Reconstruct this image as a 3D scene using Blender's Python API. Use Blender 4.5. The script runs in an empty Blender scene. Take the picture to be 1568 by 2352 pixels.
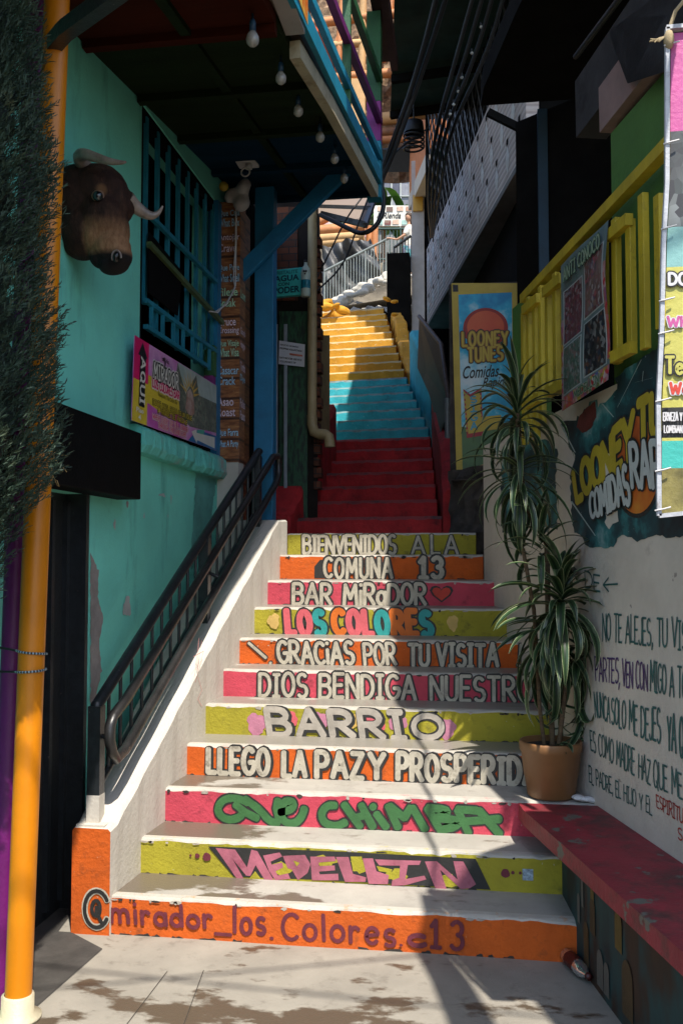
import bpy, math, random
from mathutils import Vector, Matrix
from math import sin, cos, pi, radians
random.seed(7)
SC = bpy.context.scene
COL = SC.collection
R = random.random
def U(a, b): return a + (b - a) * R()

# ---------------------------------------------------------------- camera
CX, CY, CZ, YAW, PIT, FPX = 1.6617, -4.1197, 1.6625, .1496, .0519, 2173.26
cam_data = bpy.data.cameras.new('camera')
cam = bpy.data.objects.new('camera', cam_data); COL.objects.link(cam)
cam.location = (CX, CY, CZ)
cam.rotation_euler = (pi / 2 + PIT, 0, YAW)
cam_data.sensor_fit = 'VERTICAL'; cam_data.sensor_height = 36; cam_data.sensor_width = 24
cam_data.lens = 36 * FPX / 2352
cam_data.clip_end = 1000
SC.camera = cam

# ---------------------------------------------------------------- sky and sun (sun on the right behind the camera)
SUN = Vector((.265, -.51, 1)).normalized()
world = bpy.data.worlds.new('World'); SC.world = world; world.use_nodes = True
wn = world.node_tree.nodes; wl = world.node_tree.links
bg = wn['Background']
sky = wn.new('ShaderNodeTexSky'); sky.sky_type = 'NISHITA'; sky.sun_disc = False
sky.sun_elevation = math.asin(SUN.z); sky.sun_rotation = math.atan2(SUN.x, SUN.y)
wl.new(sky.outputs['Color'], bg.inputs['Color']); bg.inputs['Strength'].default_value = .11
sl = bpy.data.lights.new('sun', 'SUN'); sl.energy = 2.9; sl.angle = radians(.55); sl.color = (1, .94, .84)
so = bpy.data.objects.new('sun', sl); COL.objects.link(so)
so.rotation_euler = SUN.to_track_quat('Z', 'Y').to_euler(); so.location = (6, -12, 20)
SC.view_settings.view_transform = 'Standard'; SC.view_settings.look = 'None'
SC.view_settings.exposure = 1.38; SC.view_settings.gamma = 1
SC.render.engine = 'CYCLES'
try:
    SC.cycles.max_bounces = 8; SC.cycles.diffuse_bounces = 5; SC.cycles.glossy_bounces = 3
    SC.cycles.sample_clamp_indirect = 4; SC.cycles.caustics_reflective = False; SC.cycles.caustics_refractive = False
    SC.cycles.use_denoising = True
except Exception: pass

# ---------------------------------------------------------------- where a sight line meets a real plane of the place
_FW = Vector((-sin(YAW) * cos(PIT), cos(YAW) * cos(PIT), sin(PIT)))
_RT = Vector((cos(YAW), sin(YAW), 0)); _UP = _RT.cross(_FW); _C = Vector((CX, CY, CZ))
def onp(x, y, p, n):
    d = _FW + _RT * ((x - 784) / FPX) - _UP * ((y - 1176) / FPX)
    n = Vector(n); return _C + d * (((Vector(p) - _C) @ n) / (d @ n))
def on(x, y, ax, c):
    n = [0, 0, 0]; n['xyz'.index(ax)] = 1; return onp(x, y, [c * k for k in n], n)
WP = (2.17, .57, 0); WN = (1, .265, 0)            # the long wall on the right
WD = Vector((.265, -1, 0)).normalized(); WO = Vector((-1, -.265, 0)).normalized()   # along it to the viewer, out of it
def onw(x, y, off=0): return onp(x, y, Vector(WP) + WO * off, WN)

# ---------------------------------------------------------------- mesh builder
class MB:
    def __init__(s): s.v = []; s.f = []; s.m = []; s.sm = []
    def add(s, vs, fs, m=0, sm=False):
        o = len(s.v); s.v += [Vector(v) for v in vs]
        for f in fs: s.f.append([o + i for i in f]); s.m.append(m); s.sm.append(sm)
    def box(s, a, b, m=0):
        (x0, y0, z0), (x1, y1, z1) = a, b
        s.hexa([(x0,y0,z0),(x1,y0,z0),(x1,y1,z0),(x0,y1,z0)], [(x0,y0,z1),(x1,y0,z1),(x1,y1,z1),(x0,y1,z1)], m)
    def hexa(s, lo, hi, m=0):
        s.add(list(lo) + list(hi), [(0,3,2,1),(4,5,6,7),(0,1,5,4),(1,2,6,5),(2,3,7,6),(3,0,4,7)], m)
    def prism(s, poly, vec, m=0):
        n = len(poly); vec = Vector(vec); p = [Vector(q) for q in poly]
        s.add(p + [q + vec for q in p], [tuple(range(n))[::-1], tuple(range(n, 2*n))] + [(i, (i+1) % n, n + (i+1) % n, n + i) for i in range(n)], m)
    def poly(s, pts, m=0): s.add(pts, [tuple(range(len(pts)))], m)
    def beam(s, a, b, w, h, m=0, up=(0,0,1)):
        a = Vector(a); b = Vector(b); d = (b - a).normalized(); up = Vector(up)
        if abs(d @ up) > .98: up = Vector((0, 1, 0))
        x = d.cross(up).normalized() * w / 2; y = x.cross(d).normalized() * h / 2
        s.hexa([a-x-y, a+x-y, a+x+y, a-x+y], [b-x-y, b+x-y, b+x+y, b-x+y], m)
    def tube(s, pts, r, n=10, m=0, closed=False, cap=True):
        pts = [Vector(p) for p in pts]; N = len(pts)
        rs = list(r) if hasattr(r, '__len__') else [r] * N
        vs = []; prev = None
        for i, p in enumerate(pts):
            if closed: d = pts[(i+1) % N] - pts[i-1]
            else: d = pts[min(i+1, N-1)] - pts[max(i-1, 0)]
            d.normalize()
            if prev is None:
                x = d.orthogonal().normalized()
            else:
                x = prev - d * (prev @ d)
                x = x.normalized() if x.length > 1e-6 else d.orthogonal().normalized()
            prev = x; y = d.cross(x)
            vs += [p + (x * cos(2*pi*k/n) + y * sin(2*pi*k/n)) * rs[i] for k in range(n)]
        fs = []
        for i in range(N if closed else N-1):
            j = (i+1) % N
            fs += [(i*n+k, i*n+(k+1) % n, j*n+(k+1) % n, j*n+k) for k in range(n)]
        s.add(vs, fs, m, True)
        if cap and not closed:
            s.add(vs[:n], [tuple(range(n))[::-1]], m); s.add(vs[-n:], [tuple(range(n))], m)
    def lathe(s, prof, c, n=24, m=0, sm=True):
        c = Vector(c); k = len(prof)
        vs = [c + Vector((r*cos(2*pi*i/n), r*sin(2*pi*i/n), z)) for i in range(n) for r, z in prof]
        s.add(vs, [(i*k+j, ((i+1) % n)*k+j, ((i+1) % n)*k+j+1, i*k+j+1) for i in range(n) for j in range(k-1)], m, sm)
    def ell(s, c, ax, n=14, m=0):
        c = Vector(c); ax = [Vector(a) for a in ax]; h = n // 2; vs = []
        for i in range(h + 1):
            t = pi * i / h
            for k in range(n):
                p = 2*pi*k/n
                vs.append(c + ax[0]*(sin(t)*cos(p)) + ax[1]*(sin(t)*sin(p)) + ax[2]*cos(t))
        s.add(vs, [(i*n+k, (i+1)*n+k, (i+1)*n+(k+1) % n, i*n+(k+1) % n) for i in range(h) for k in range(n)], m, True)
    def ball(s, c, r, n=14, m=0): s.ell(c, [(r,0,0),(0,r,0),(0,0,r)], n, m)
    def grid(s, q, nu, nv, m=0, disp=None, sm=False):
        BL, BR, TR, TL = [Vector(p) for p in q]; vs = []
        nn = (BR-BL).cross(TL-BL).normalized()
        for j in range(nv+1):
            for i in range(nu+1):
                u = i/nu; v = j/nv
                p = BL*(1-u)*(1-v)+BR*u*(1-v)+TR*u*v+TL*(1-u)*v
                if disp: p = p + nn*disp(u, v)
                vs.append(p)
        s.add(vs, [(j*(nu+1)+i, j*(nu+1)+i+1, (j+1)*(nu+1)+i+1, (j+1)*(nu+1)+i) for j in range(nv) for i in range(nu)], m, sm)
    def sheet(s, q, th, m=0, mb=None):   # a thin board: front quad q, thickness th behind it
        p = [Vector(x) for x in q]; n = (p[1]-p[0]).cross(p[3]-p[0]).normalized()
        b = [x - n*th for x in p]
        s.add(p + b, [(0,1,2,3),(7,6,5,4),(0,4,5,1),(1,5,6,2),(2,6,7,3),(3,7,4,0)], m)
        if mb is not None:
            for k in range(5): s.m[-1-k] = mb
    def build(s, name, mats, parent=None, bevel=0, weld=False):
        me = bpy.data.meshes.new(name)
        me.from_pydata([tuple(v) for v in s.v], [], s.f)
        for m in (mats if isinstance(mats, (list, tuple)) else [mats]): me.materials.append(m)
        me.polygons.foreach_set('material_index', s.m); me.polygons.foreach_set('use_smooth', s.sm)
        me.update()
        o = bpy.data.objects.new(name, me); COL.objects.link(o)
        if parent is not None: attach(o, parent)
        if bevel:
            b = o.modifiers.new('bevel', 'BEVEL'); b.width = bevel; b.segments = 2; b.limit_method = 'ANGLE'; b.angle_limit = radians(50)
        return o
def wloc(o):
    p = Vector((0, 0, 0))
    while o is not None: p += o.location; o = o.parent
    return p
def attach(o, parent):
    o.parent = parent; o.location = o.location - wloc(parent)
def tag(o, label=None, cat=None, group=None, kind=None):
    if label: o['label'] = label
    if cat: o['category'] = cat
    if group: o['group'] = group
    if kind: o['kind'] = kind
    return o
def thing(name, label, cat, loc, group=None):
    o = bpy.data.objects.new(name, None); COL.objects.link(o); o.location = loc
    o.empty_display_size = .05
    return tag(o, label, cat, group)
def copy_tree(o, parent=None):
    c = o.copy(); COL.objects.link(c)
    if parent is not None: c.parent = parent
    for ch in o.children: copy_tree(ch, c)
    return c
def remeshed(mb, name, mats, parent, vox=.008, smooth=6, it=.5):
    o = mb.build(name, mats)
    r = o.modifiers.new('r', 'REMESH'); r.mode = 'VOXEL'; r.voxel_size = vox; r.use_smooth_shade = True
    s = o.modifiers.new('s', 'SMOOTH'); s.iterations = smooth; s.factor = it
    dg = bpy.context.evaluated_depsgraph_get()
    me = bpy.data.meshes.new_from_object(o.evaluated_get(dg))
    o.modifiers.clear(); o.data = me; me.name = name
    if not me.materials:
        for m in (mats if isinstance(mats, (list, tuple)) else [mats]): me.materials.append(m)
    if parent is not None: attach(o, parent)
    return o

# ---------------------------------------------------------------- materials
def NT(name):
    m = bpy.data.materials.new(name); m.use_nodes = True
    return m, m.node_tree.nodes, m.node_tree.links, m.node_tree.nodes['Principled BSDF']
def C4(c): return (c[0], c[1], c[2], 1)
def noise(n, l, co, scale, detail=6, rough=.6, vec=None):
    t = n.new('ShaderNodeTexNoise'); t.inputs['Scale'].default_value = scale
    t.inputs['Detail'].default_value = detail; t.inputs['Roughness'].default_value = rough
    if vec:
        mp = n.new('ShaderNodeMapping'); mp.inputs['Scale'].default_value = vec; l.new(co, mp.inputs['Vector']); co = mp.outputs[0]
    l.new(co, t.inputs['Vector']); return t.outputs['Fac']
def ramp(n, l, f, stops):
    r = n.new('ShaderNodeValToRGB'); e = r.color_ramp.elements
    while len(e) < len(stops): e.new(.5)
    for k, (p, c) in zip(e, stops): k.position = p; k.color = C4(c) if hasattr(c, '__len__') else (c, c, c, 1)
    l.new(f, r.inputs['Fac']); return r.outputs['Color']
def mix(n, l, f, a, b):
    x = n.new('ShaderNodeMix'); x.data_type = 'RGBA'
    for i, v in ((0, f), (6, a), (7, b)):
        if hasattr(v, 'node'): l.new(v, x.inputs[i])
        elif i == 0: x.inputs[0].default_value = v
        else: x.inputs[i].default_value = C4(v)
    return x.outputs[2]
def bump(n, l, b, h, st, dist=.01):
    k = n.new('ShaderNodeBump'); k.inputs['Strength'].default_value = st; k.inputs['Distance'].default_value = dist
    l.new(h, k.inputs['Height']); l.new(k.outputs['Normal'], b.inputs['Normal'])
def M(name, col, rough=.6, var=.18, sc=6, dirt=None, damt=.45, dsc=9, bmp=.25, bsc=60, metal=0, vec=None, spec=.5, chips=None, camt=.7, csc=25, dvec=None):
    """painted / plastered surface: uneven tone, grime, chipped spots, fine relief"""
    m, n, l, b = NT(name)
    co = n.new('ShaderNodeTexCoord').outputs['Object']
    lo = tuple(max(0, c*(1-var)) for c in col); hi = tuple(min(1, c*(1+var)) for c in col)
    c = ramp(n, l, noise(n, l, co, sc, 8, .62, vec), [(.3, lo), (.7, hi)])
    if dirt is not None:
        f = ramp(n, l, noise(n, l, co, dsc, 9, .7, dvec), [(1-damt, 0.), (min(1, 1-damt+.16), 1.)])
        c = mix(n, l, f, c, dirt)
    if chips is not None:
        f = ramp(n, l, noise(n, l, co, csc, 5, .6), [(camt, 0.), (min(1, camt+.02), 1.)])
        c = mix(n, l, f, c, chips)
    l.new(c, b.inputs['Base Color'])
    b.inputs['Roughness'].default_value = rough; b.inputs['Metallic'].default_value = metal
    b.inputs['Specular IOR Level'].default_value = spec
    if bmp: bump(n, l, b, noise(n, l, co, bsc, 6, .65), bmp)
    return m
BLACKP = M('black paint', (.02, .019, .018), .6, .4)
WHITEP = M('white lettering paint', (.43, .39, .31), .8, .2, 14, dirt=(.21, .18, .14), damt=.47, dsc=22, chips=(.14, .12, .10), camt=.69, csc=60)
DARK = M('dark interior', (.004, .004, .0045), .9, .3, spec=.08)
CONC = M('concrete', (.40, .37, .33), .9, .25, 5, dirt=(.17, .15, .13), damt=.4, dsc=7)
STEEL = M('dark steel', (.018, .021, .024), .33, .4, 20, chips=(.22, .17, .14), camt=.70, csc=55, spec=.6)
GREYM = M('grey metal', (.28, .30, .31), .4, .2, 20, metal=.3)
RUBBER = M('black cable', (.008, .008, .009), .5, .3)
WHITEW = M('white plaster', (.52, .48, .42), .85, .08, 4, dirt=(.32, .285, .24), damt=.37, dsc=5, bmp=.35, bsc=45)
TURQ = M('turquoise wall paint', (.19, .70, .57), .8, .09, 2.5, dirt=(.11, .46, .37), damt=.46, dsc=4, dvec=(1,1,.28), bmp=.45, bsc=55, chips=(.5, .5, .46), camt=.745, csc=9)
BLUE = M('blue paint', (.008, .15, .30), .5, .2, 6, dirt=(.006, .08, .15), damt=.36)
WOODB = M('brown wood', (.22, .10, .045), .7, .35, 3, vec=(2, 2, .3), dirt=(.08, .035, .02), damt=.45)
# ---------------------------------------------------------------- hand-painted lettering: brush strokes
def _arc(cx, cy, rx, ry, a0, a1, n=10): return [(cx + rx*cos(radians(a0+(a1-a0)*i/n)), cy + ry*sin(radians(a0+(a1-a0)*i/n))) for i in range(n+1)]
G = {
'A': (.72, [[(0,0),(.36,1),(.72,0)], [(.13,.34),(.59,.34)]]),
'B': (.6, [[(0,0),(0,1)], [(0,1),(.3,1)] + _arc(.3,.77,.25,.23,90,-90,8) + [(.02,.54)], [(0,.54),(.3,.54)] + _arc(.32,.27,.28,.27,90,-90,8) + [(0,0)]]),
'C': (.6, [_arc(.36,.5,.36,.5,48,312,14)]),
'D': (.62, [[(0,0),(0,1)], [(0,1),(.22,1)] + _arc(.22,.5,.4,.5,90,-90,12) + [(0,0)]]),
'E': (.5, [[(0,0),(0,1)], [(0,1),(.5,1)], [(0,.52),(.42,.52)], [(0,0),(.5,0)]]),
'F': (.5, [[(0,0),(0,1)], [(0,1),(.5,1)], [(0,.52),(.4,.52)]]),
'G': (.64, [_arc(.36,.5,.36,.5,50,340,14) + [(.66,.45)], [(.66,.45),(.4,.45)]]),
'H': (.6, [[(0,0),(0,1)], [(.6,0),(.6,1)], [(0,.52),(.6,.52)]]),
'I': (.34, [[(.17,0),(.17,1)], [(0,1),(.34,1)], [(0,0),(.34,0)]]),
'i': (.1, [[(.05,0),(.05,.66)], [(.05,.94),(.05,.99)]]),
'J': (.45, [[(.45,1),(.45,.25)] + _arc(.23,.23,.22,.23,0,-160,8)]),
'L': (.46, [[(0,1),(0,0)], [(0,0),(.46,0)]]),
'M': (.8, [[(0,0),(.08,1)], [(.08,1),(.4,.3)], [(.4,.3),(.72,1)], [(.72,1),(.8,0)]]),
'N': (.62, [[(0,0),(0,1)], [(0,1),(.62,0)], [(.62,0),(.62,1)]]),
'O': (.66, [_arc(.33,.5,.33,.5,90,450,20)]),
'P': (.56, [[(0,0),(0,1)], [(0,1),(.28,1)] + _arc(.28,.73,.28,.27,90,-90,8) + [(0,.46)]]),
'Q': (.7, [_arc(.33,.5,.33,.5,90,450,20), [(.42,.25),(.7,-.08)]]),
'R': (.6, [[(0,0),(0,1)], [(0,1),(.28,1)] + _arc(.28,.74,.27,.26,90,-90,8) + [(.02,.48)], [(.22,.48),(.6,0)]]),
'S': (.56, [_arc(.29,.745,.25,.255,40,270,9) + _arc(.29,.25,.27,.25,80,-140,9)]),
'T': (.62, [[(0,1),(.62,1)], [(.31,1),(.31,0)]]),
'U': (.6, [[(0,1),(0,.28)] + _arc(.3,.28,.3,.28,180,360,9) + [(.6,1)]]),
'V': (.66, [[(0,1),(.33,0)], [(.33,0),(.66,1)]]),
'W': (.9, [[(0,1),(.22,0)], [(.22,0),(.45,.75)], [(.45,.75),(.68,0)], [(.68,0),(.9,1)]]),
'Y': (.62, [[(0,1),(.31,.48)], [(.62,1),(.31,.48)], [(.31,.5),(.31,0)]]),
'Z': (.58, [[(.02,1),(.56,1)], [(.56,1),(.0,0)], [(0,0),(.58,0)]]),
'1': (.4, [[(.02,.76),(.22,1)], [(.22,1),(.22,0)], [(.02,0),(.42,0)]]),
'3': (.5, [_arc(.24,.75,.24,.25,150,-80,9), _arc(.24,.27,.27,.27,85,-150,9)]),
'4': (.5, [[(.36,1),(0,.35)], [(0,.35),(.5,.35)], [(.36,1),(.36,0)]]),
'!': (.14, [[(.02,1),(.1,.3)], [(.11,.05),(.11,.07)]]),
'.': (.1, [[(.05,.02),(.05,.04)]]), ',': (.12, [[(.09,.08),(.02,-.16)]]), '_': (.55, [[(0,-.1),(.55,-.12)]]),
'@': (.95, [_arc(.47,.5,.2,.22,20,380,12), [(.67,.7),(.67,.4)] + _arc(.8,.42,.13,.14,190,360,6) + _arc(.47,.5,.47,.5,10,300,16)]),
'a': (.5, [_arc(.24,.3,.24,.3,20,380,14), [(.48,.6),(.5,0)]]),
'c': (.45, [_arc(.26,.3,.26,.3,50,320,10)]),
'd': (.5, [_arc(.23,.28,.23,.28,20,380,14), [(.47,1),(.48,0)]]),
'e': (.5, [[(.03,.3),(.48,.36)] + _arc(.26,.31,.24,.31,20,320,12)]),
'l': (.1, [[(.03,1),(.06,0)]]),
'm': (.8, [[(0,0),(.02,.65)], [(.02,.4)] + _arc(.2,.42,.17,.23,160,0,6) + [(.38,0)], [(.38,.4)] + _arc(.56,.42,.18,.22,170,0,6) + [(.76,0)]]),
'o': (.5, [_arc(.25,.3,.25,.3,90,450,14)]),
'r': (.36, [[(0,.62),(.03,0)], [(.02,.35)] + _arc(.2,.36,.17,.24,170,40,6)]),
's': (.42, [_arc(.22,.45,.19,.17,40,260,7) + _arc(.2,.14,.2,.16,80,-140,7)]),
'-': (.3, [[(0,.5),(.3,.5)]]),
'<': (.8, [[(.8,.5),(0,.5)], [(.3,.8),(0,.5)], [(0,.5),(.3,.2)]]),
'h': (.5, [[(0,0),(0,1)], [(0,.4)] + _arc(.22,.4,.22,.22,170,0,6) + [(.45,0)]]),
}
def lay_text(s, spacing=.22, space=.45, jit=0, slant=0, caps=None):
    """strokes of a line of lettering, in units of the letter height"""
    x = 0; out = []
    for ch in s:
        if ch == ' ': x += space; continue
        g = G.get(ch) or G.get(ch.upper()) or G['O']
        w, st = g; dy = U(-jit, jit); sy = 1 + U(-jit, jit); rot = U(-jit, jit)*.6
        for pl in st:
            out.append([(x + p[0] + rot*(p[1]-.5) + slant*p[1], dy + p[1]*sy) for p in pl])
        x += w + spacing
    return out, x - spacing
_EPS = [0]
def ribbon(mb, pts, w, mapf, off, m):
    """one brush stroke: a flat mitred ribbon with round ends"""
    P = [Vector((p[0], p[1])) for p in pts]
    Q = [P[0]]
    for p in P[1:]:
        if (p - Q[-1]).length > 1e-4: Q.append(p)
    P = Q
    if len(P) == 1: P = [P[0], P[0] + Vector((.0005, 0))]
    # split at sharp corners
    for i in range(1, len(P)-1):
        a = (P[i]-P[i-1]).normalized(); b = (P[i+1]-P[i]).normalized()
        if a @ b < .15:
            ribbon(mb, P[:i+1], w, mapf, off, m); ribbon(mb, P[i:], w, mapf, off, m); return
    _EPS[0] = (_EPS[0] + 1) % 9; o = off + _EPS[0]*.00007
    closed = (P[0]-P[-1]).length < 2e-3 and len(P) > 6
    L = []; Rr = []; N = len(P)
    for i in range(N):
        if closed and i in (0, N-1): d = (P[1]-P[0]).normalized() + (P[-1]-P[-2]).normalized()
        else: d = (P[min(i+1, N-1)]-P[i]).normalized() + (P[i]-P[max(i-1, 0)]).normalized()
        if d.length < 1e-6: d = Vector((1, 0))
        d.normalize(); nn = Vector((-d.y, d.x)); h = w/2*(1 + U(-.06, .06))
        L.append(P[i]+nn*h); Rr.append(P[i]-nn*h)
    if closed: L[-1] = L[0]; Rr[-1] = Rr[0]
    vs = [mapf(q, o) for q in L] + [mapf(q, o) for q in Rr]
    mb.add(vs, [(i, N+i, N+i+1, i+1) for i in range(N-1)], m)
    if not closed:
        for e, (c, d, l, r) in enumerate(((P[0], (P[0]-P[1]).normalized(), L[0], Rr[0]), (P[-1], (P[-1]-P[-2]).normalized(), L[-1], Rr[-1]))):
            n2 = Vector((-d.y, d.x)); h = w/2
            cap = [c + n2*(h*cos(t)) + d*(h*.75*sin(t)) for t in [pi*k/6 for k in range(7)]]
            mb.add([mapf(q, o) for q in cap], [tuple(range(7))[::-1]], m)
def quad_map(q):
    BL, BR, TR, TL = [Vector(p) for p in q]
    W = ((BR-BL).length + (TR-TL).length)/2; H = ((TL-BL).length + (TR-BR).length)/2
    nn = (BR-BL).cross(TL-BL).normalized()
    def f(p, o):
        u = p[0]/W; v = p[1]/H
        return BL*(1-u)*(1-v)+BR*u*(1-v)+TR*u*v+TL*(1-u)*v + nn*o
    return f, W, H
def paint_text(mb, s, q, layers, jit=.03, spacing=.22, space=.45, slant=0, dx=0, base=.0012, cyc=None):
    """lettering fitted to the quad q (BL,BR,TR,TL); layers = [(stroke width / height, material index)] bottom first"""
    f, W, H = quad_map(q)
    st, tw = lay_text(s, spacing, space, jit, slant)
    kx = W/max(tw, .1)
    for li, (w, m) in enumerate(layers):
        ox, oy = dx*(len(layers)-1-li), -abs(dx)*.6*(len(layers)-1-li)
        for k, pl in enumerate(st):
            ribbon(mb, [(p[0]*kx + ox*H, (p[1] + oy)*H) for p in pl], w*H, f, base + li*.0011, m if cyc is None or li == 0 else cyc[int(pl[0][0]*7/tw*1.0) % len(cyc)])
_TM = {}
def print_text(mb, s, q, m=0, off=.002, bold=.0, shear=0):
    """printed lettering (the built-in font) fitted to a quad"""
    key = (s, bold, shear)
    if key not in _TM:
        cu = bpy.data.curves.new('t', 'FONT'); cu.body = s; cu.offset = bold; cu.shear = shear; cu.resolution_u = 3
        o = bpy.data.objects.new('t', cu); COL.objects.link(o)
        me = bpy.data.meshes.new_from_object(o.evaluated_get(bpy.context.evaluated_depsgraph_get()))
        vs = [v.co.copy() for v in me.vertices]; fs = [tuple(p.vertices) for p in me.polygons]
        bpy.data.objects.remove(o); bpy.data.curves.remove(cu); bpy.data.meshes.remove(me)
        x0 = min(v.x for v in vs); x1 = max(v.x for v in vs); y0 = min(v.y for v in vs); y1 = max(v.y for v in vs)
        _TM[key] = ([((v.x-x0)/(x1-x0), (v.y-y0)/max(1e-6, y1-y0)) for v in vs], fs)
    uv, fs = _TM[key]; f, W, H = quad_map(q)
    mb.add([f((u*W, v*H), off) for u, v in uv], fs, m)
def subq(q, u0, v0, u1, v1):
    BL, BR, TR, TL = [Vector(p) for p in q]
    g = lambda u, v: BL*(1-u)*(1-v)+BR*u*(1-v)+TR*u*v+TL*(1-u)*v
    return [g(u0, v0), g(u1, v0), g(u1, v1), g(u0, v1)]
def blob(mb, f, c, rx, ry, off, m, n=22, jag=.12):
    ph = U(0, 9); vs = []
    for k in range(n):
        t = 2*pi*k/n; r = 1 + jag*(sin(3*t+ph)+.6*sin(7*t+2*ph)+.8*(R()-.5))
        vs.append(f((c[0]+rx*cos(t)*r, c[1]+ry*sin(t)*r), off))
    mb.poly(vs, m)
# ---------------------------------------------------------------- ground and hillside
def ground_mat(name, base, wetc, wet_y, th=.5, grime=(.15,.13,.105), amp=.45, axis='Y'):
    m, n, l, b = NT(name)
    co = n.new('ShaderNodeTexCoord').outputs['Object']
    c = ramp(n, l, noise(n, l, co, 3, 9, .6), [(.3, [x*.8 for x in base]), (.7, [min(1, x*1.12) for x in base])])
    c = mix(n, l, ramp(n, l, noise(n, l, co, 9, 9, .7), [(.55, 0.), (.72, .8)]), c, grime)
    # wet patches: ragged puddle shapes, more of them towards the front
    sx = n.new('ShaderNodeSeparateXYZ'); l.new(co, sx.inputs[0])
    mp = n.new('ShaderNodeMapRange'); mp.inputs['From Min'].default_value = wet_y[0]; mp.inputs['From Max'].default_value = wet_y[1]
    mp.inputs['To Min'].default_value = 0; mp.inputs['To Max'].default_value = amp; l.new(sx.outputs[axis], mp.inputs['Value'])
    ad = n.new('ShaderNodeMath'); l.new(noise(n, l, co, 2.1, 7, .62, (1, 1.9, 1)), ad.inputs[0]); l.new(mp.outputs[0], ad.inputs[1])
    f = ramp(n, l, ad.outputs[0], [(th+.165, 0.), (th+.215, 1.)])
    c = mix(n, l, f, c, wetc); l.new(c, b.inputs['Base Color'])
    l.new(ramp(n, l, f, [(0, .88), (1, .38)]), b.inputs['Roughness'])
    bump(n, l, b, noise(n, l, co, 70, 8, .7), .25)
    return m
GROUND = ground_mat('worn concrete ground', (.27, .245, .205), (.085, .065, .045), (-.1, -1.1), .47, amp=.26)
g = MB()
g.grid([(-60,-60,0),(60,-60,0),(60,4,0),(-60,4,0)], 24, 16, 0)
tag(g.build('ground', [GROUND]), kind='structure')
JOINT = M('dirty floor joint', (.05, .043, .035), .9, .4, 20)
mb = MB()
for (xa, ya_), (xb, yb_) in (((385,2230),(255,2400)),((468,2228),(405,2400))):
    p, q = on(xa, ya_, 'z', .003), on(xb, yb_, 'z', .003); d = (q-p).normalized(); s_ = Vector((d.y, -d.x, 0))*.0016
    mb.poly([p-s_, q-s_, q+s_, p+s_], 0)
tag(mb.build('pavement_joint', [JOINT]), kind='structure')
g = MB()
HILL = M('hillside scrub', (.12, .10, .07), .95, .5, 1.2, dirt=(.20, .16, .12), damt=.45, dsc=2)
g.grid([(-60,4.2,-1.5),(60,4.2,-1.5),(60,70,34),(-60,70,34)], 60, 40, 0, lambda u, v: .8*sin(u*40)*sin(v*31)+.5*sin(u*97+v*60))
tag(g.build('hillside', [HILL]), kind='structure')

# ---------------------------------------------------------------- painted lower flight
ZT = [.17,.34,.512,.681,.853,1.017,1.181,1.36,1.53,1.706,1.87]
YS = [-.006,.29,.57,.85,1.126,1.407,1.686,1.98,2.257,2.547,2.824]
XR = [2.03,2.06,2.17,2.14,2.05,1.985,1.90,1.82,1.737,1.652,1.60]
def XL(y): return .0811*y
def XW(y): return 2.17 - .265*(y-.57)          # face of the right wall
def PX(px, y): return on(px, 1288, 'y', y).x
ORANGE = M('orange step paint', (.52, .088, .003), .8, .2, 5, dirt=(.26, .055, .008), damt=.44, dsc=12, chips=(.42, .35, .27), camt=.70, csc=34, bmp=.5, bsc=48)
PINK = M('pink step paint', (.50, .05, .082), .8, .18, 5, dirt=(.25, .028, .045), damt=.44, dsc=12, chips=(.46, .32, .28), camt=.70, csc=34, bmp=.5, bsc=48)
LIME = M('yellow green step paint', (.33, .285, .018), .8, .18, 5, dirt=(.17, .15, .016), damt=.45, dsc=12, chips=(.42, .38, .26), camt=.70, csc=34, bmp=.5, bsc=48)
def tread_mat(name, wet):
    return ground_mat(name, axis='X' if wet else 'Y', *((.36, .335, .295), (.13, .105, .08) if wet else (.24, .22, .19), (1.3, .1) if wet else (9, 8), .45 if wet else .40, (.23, .21, .18), .22))
TREAD_W = tread_mat('wet pale concrete tread', True)
TREAD_D = tread_mat('pale concrete tread', False)
def worn_edge(name, col):
    return M(name, (.43, .40, .35), .7, .10, 9, dirt=col, damt=.44, dsc=26, bmp=.4, bsc=60)
EDGE = {'o': worn_edge('worn orange nosing', (.55, .22, .06)), 'p': worn_edge('worn pink nosing', (.52, .22, .22)), 'y': worn_edge('worn yellow nosing', (.44, .39, .13))}
PURP = M('dark maroon marker', (.13, .018, .03), .7, .25, 20)
GREENP = M('green graffiti paint', (.04, .135, .04), .6, .2, 12)
MAUVE = M('mauve graffiti paint', (.34, .10, .14), .6, .32, 9, dirt=(.22, .035, .07), damt=.42, dsc=10)
TEALP = M('teal lettering paint', (.02, .27, .26), .6, .15, 12)
ROSE = M('rose lettering paint', (.56, .10, .12), .6, .15, 12)
ORL = M('orange lettering paint', (.58, .13, .01), .6, .15, 12)
REDP = M('red heart paint', (.50, .035, .015), .6, .2, 12)
LILAC = M('lilac splash paint', (.44, .17, .25), .7, .2, 12)
STICK = M('faded sticker', (.25, .32, .38), .6, .8, 60)

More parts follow.
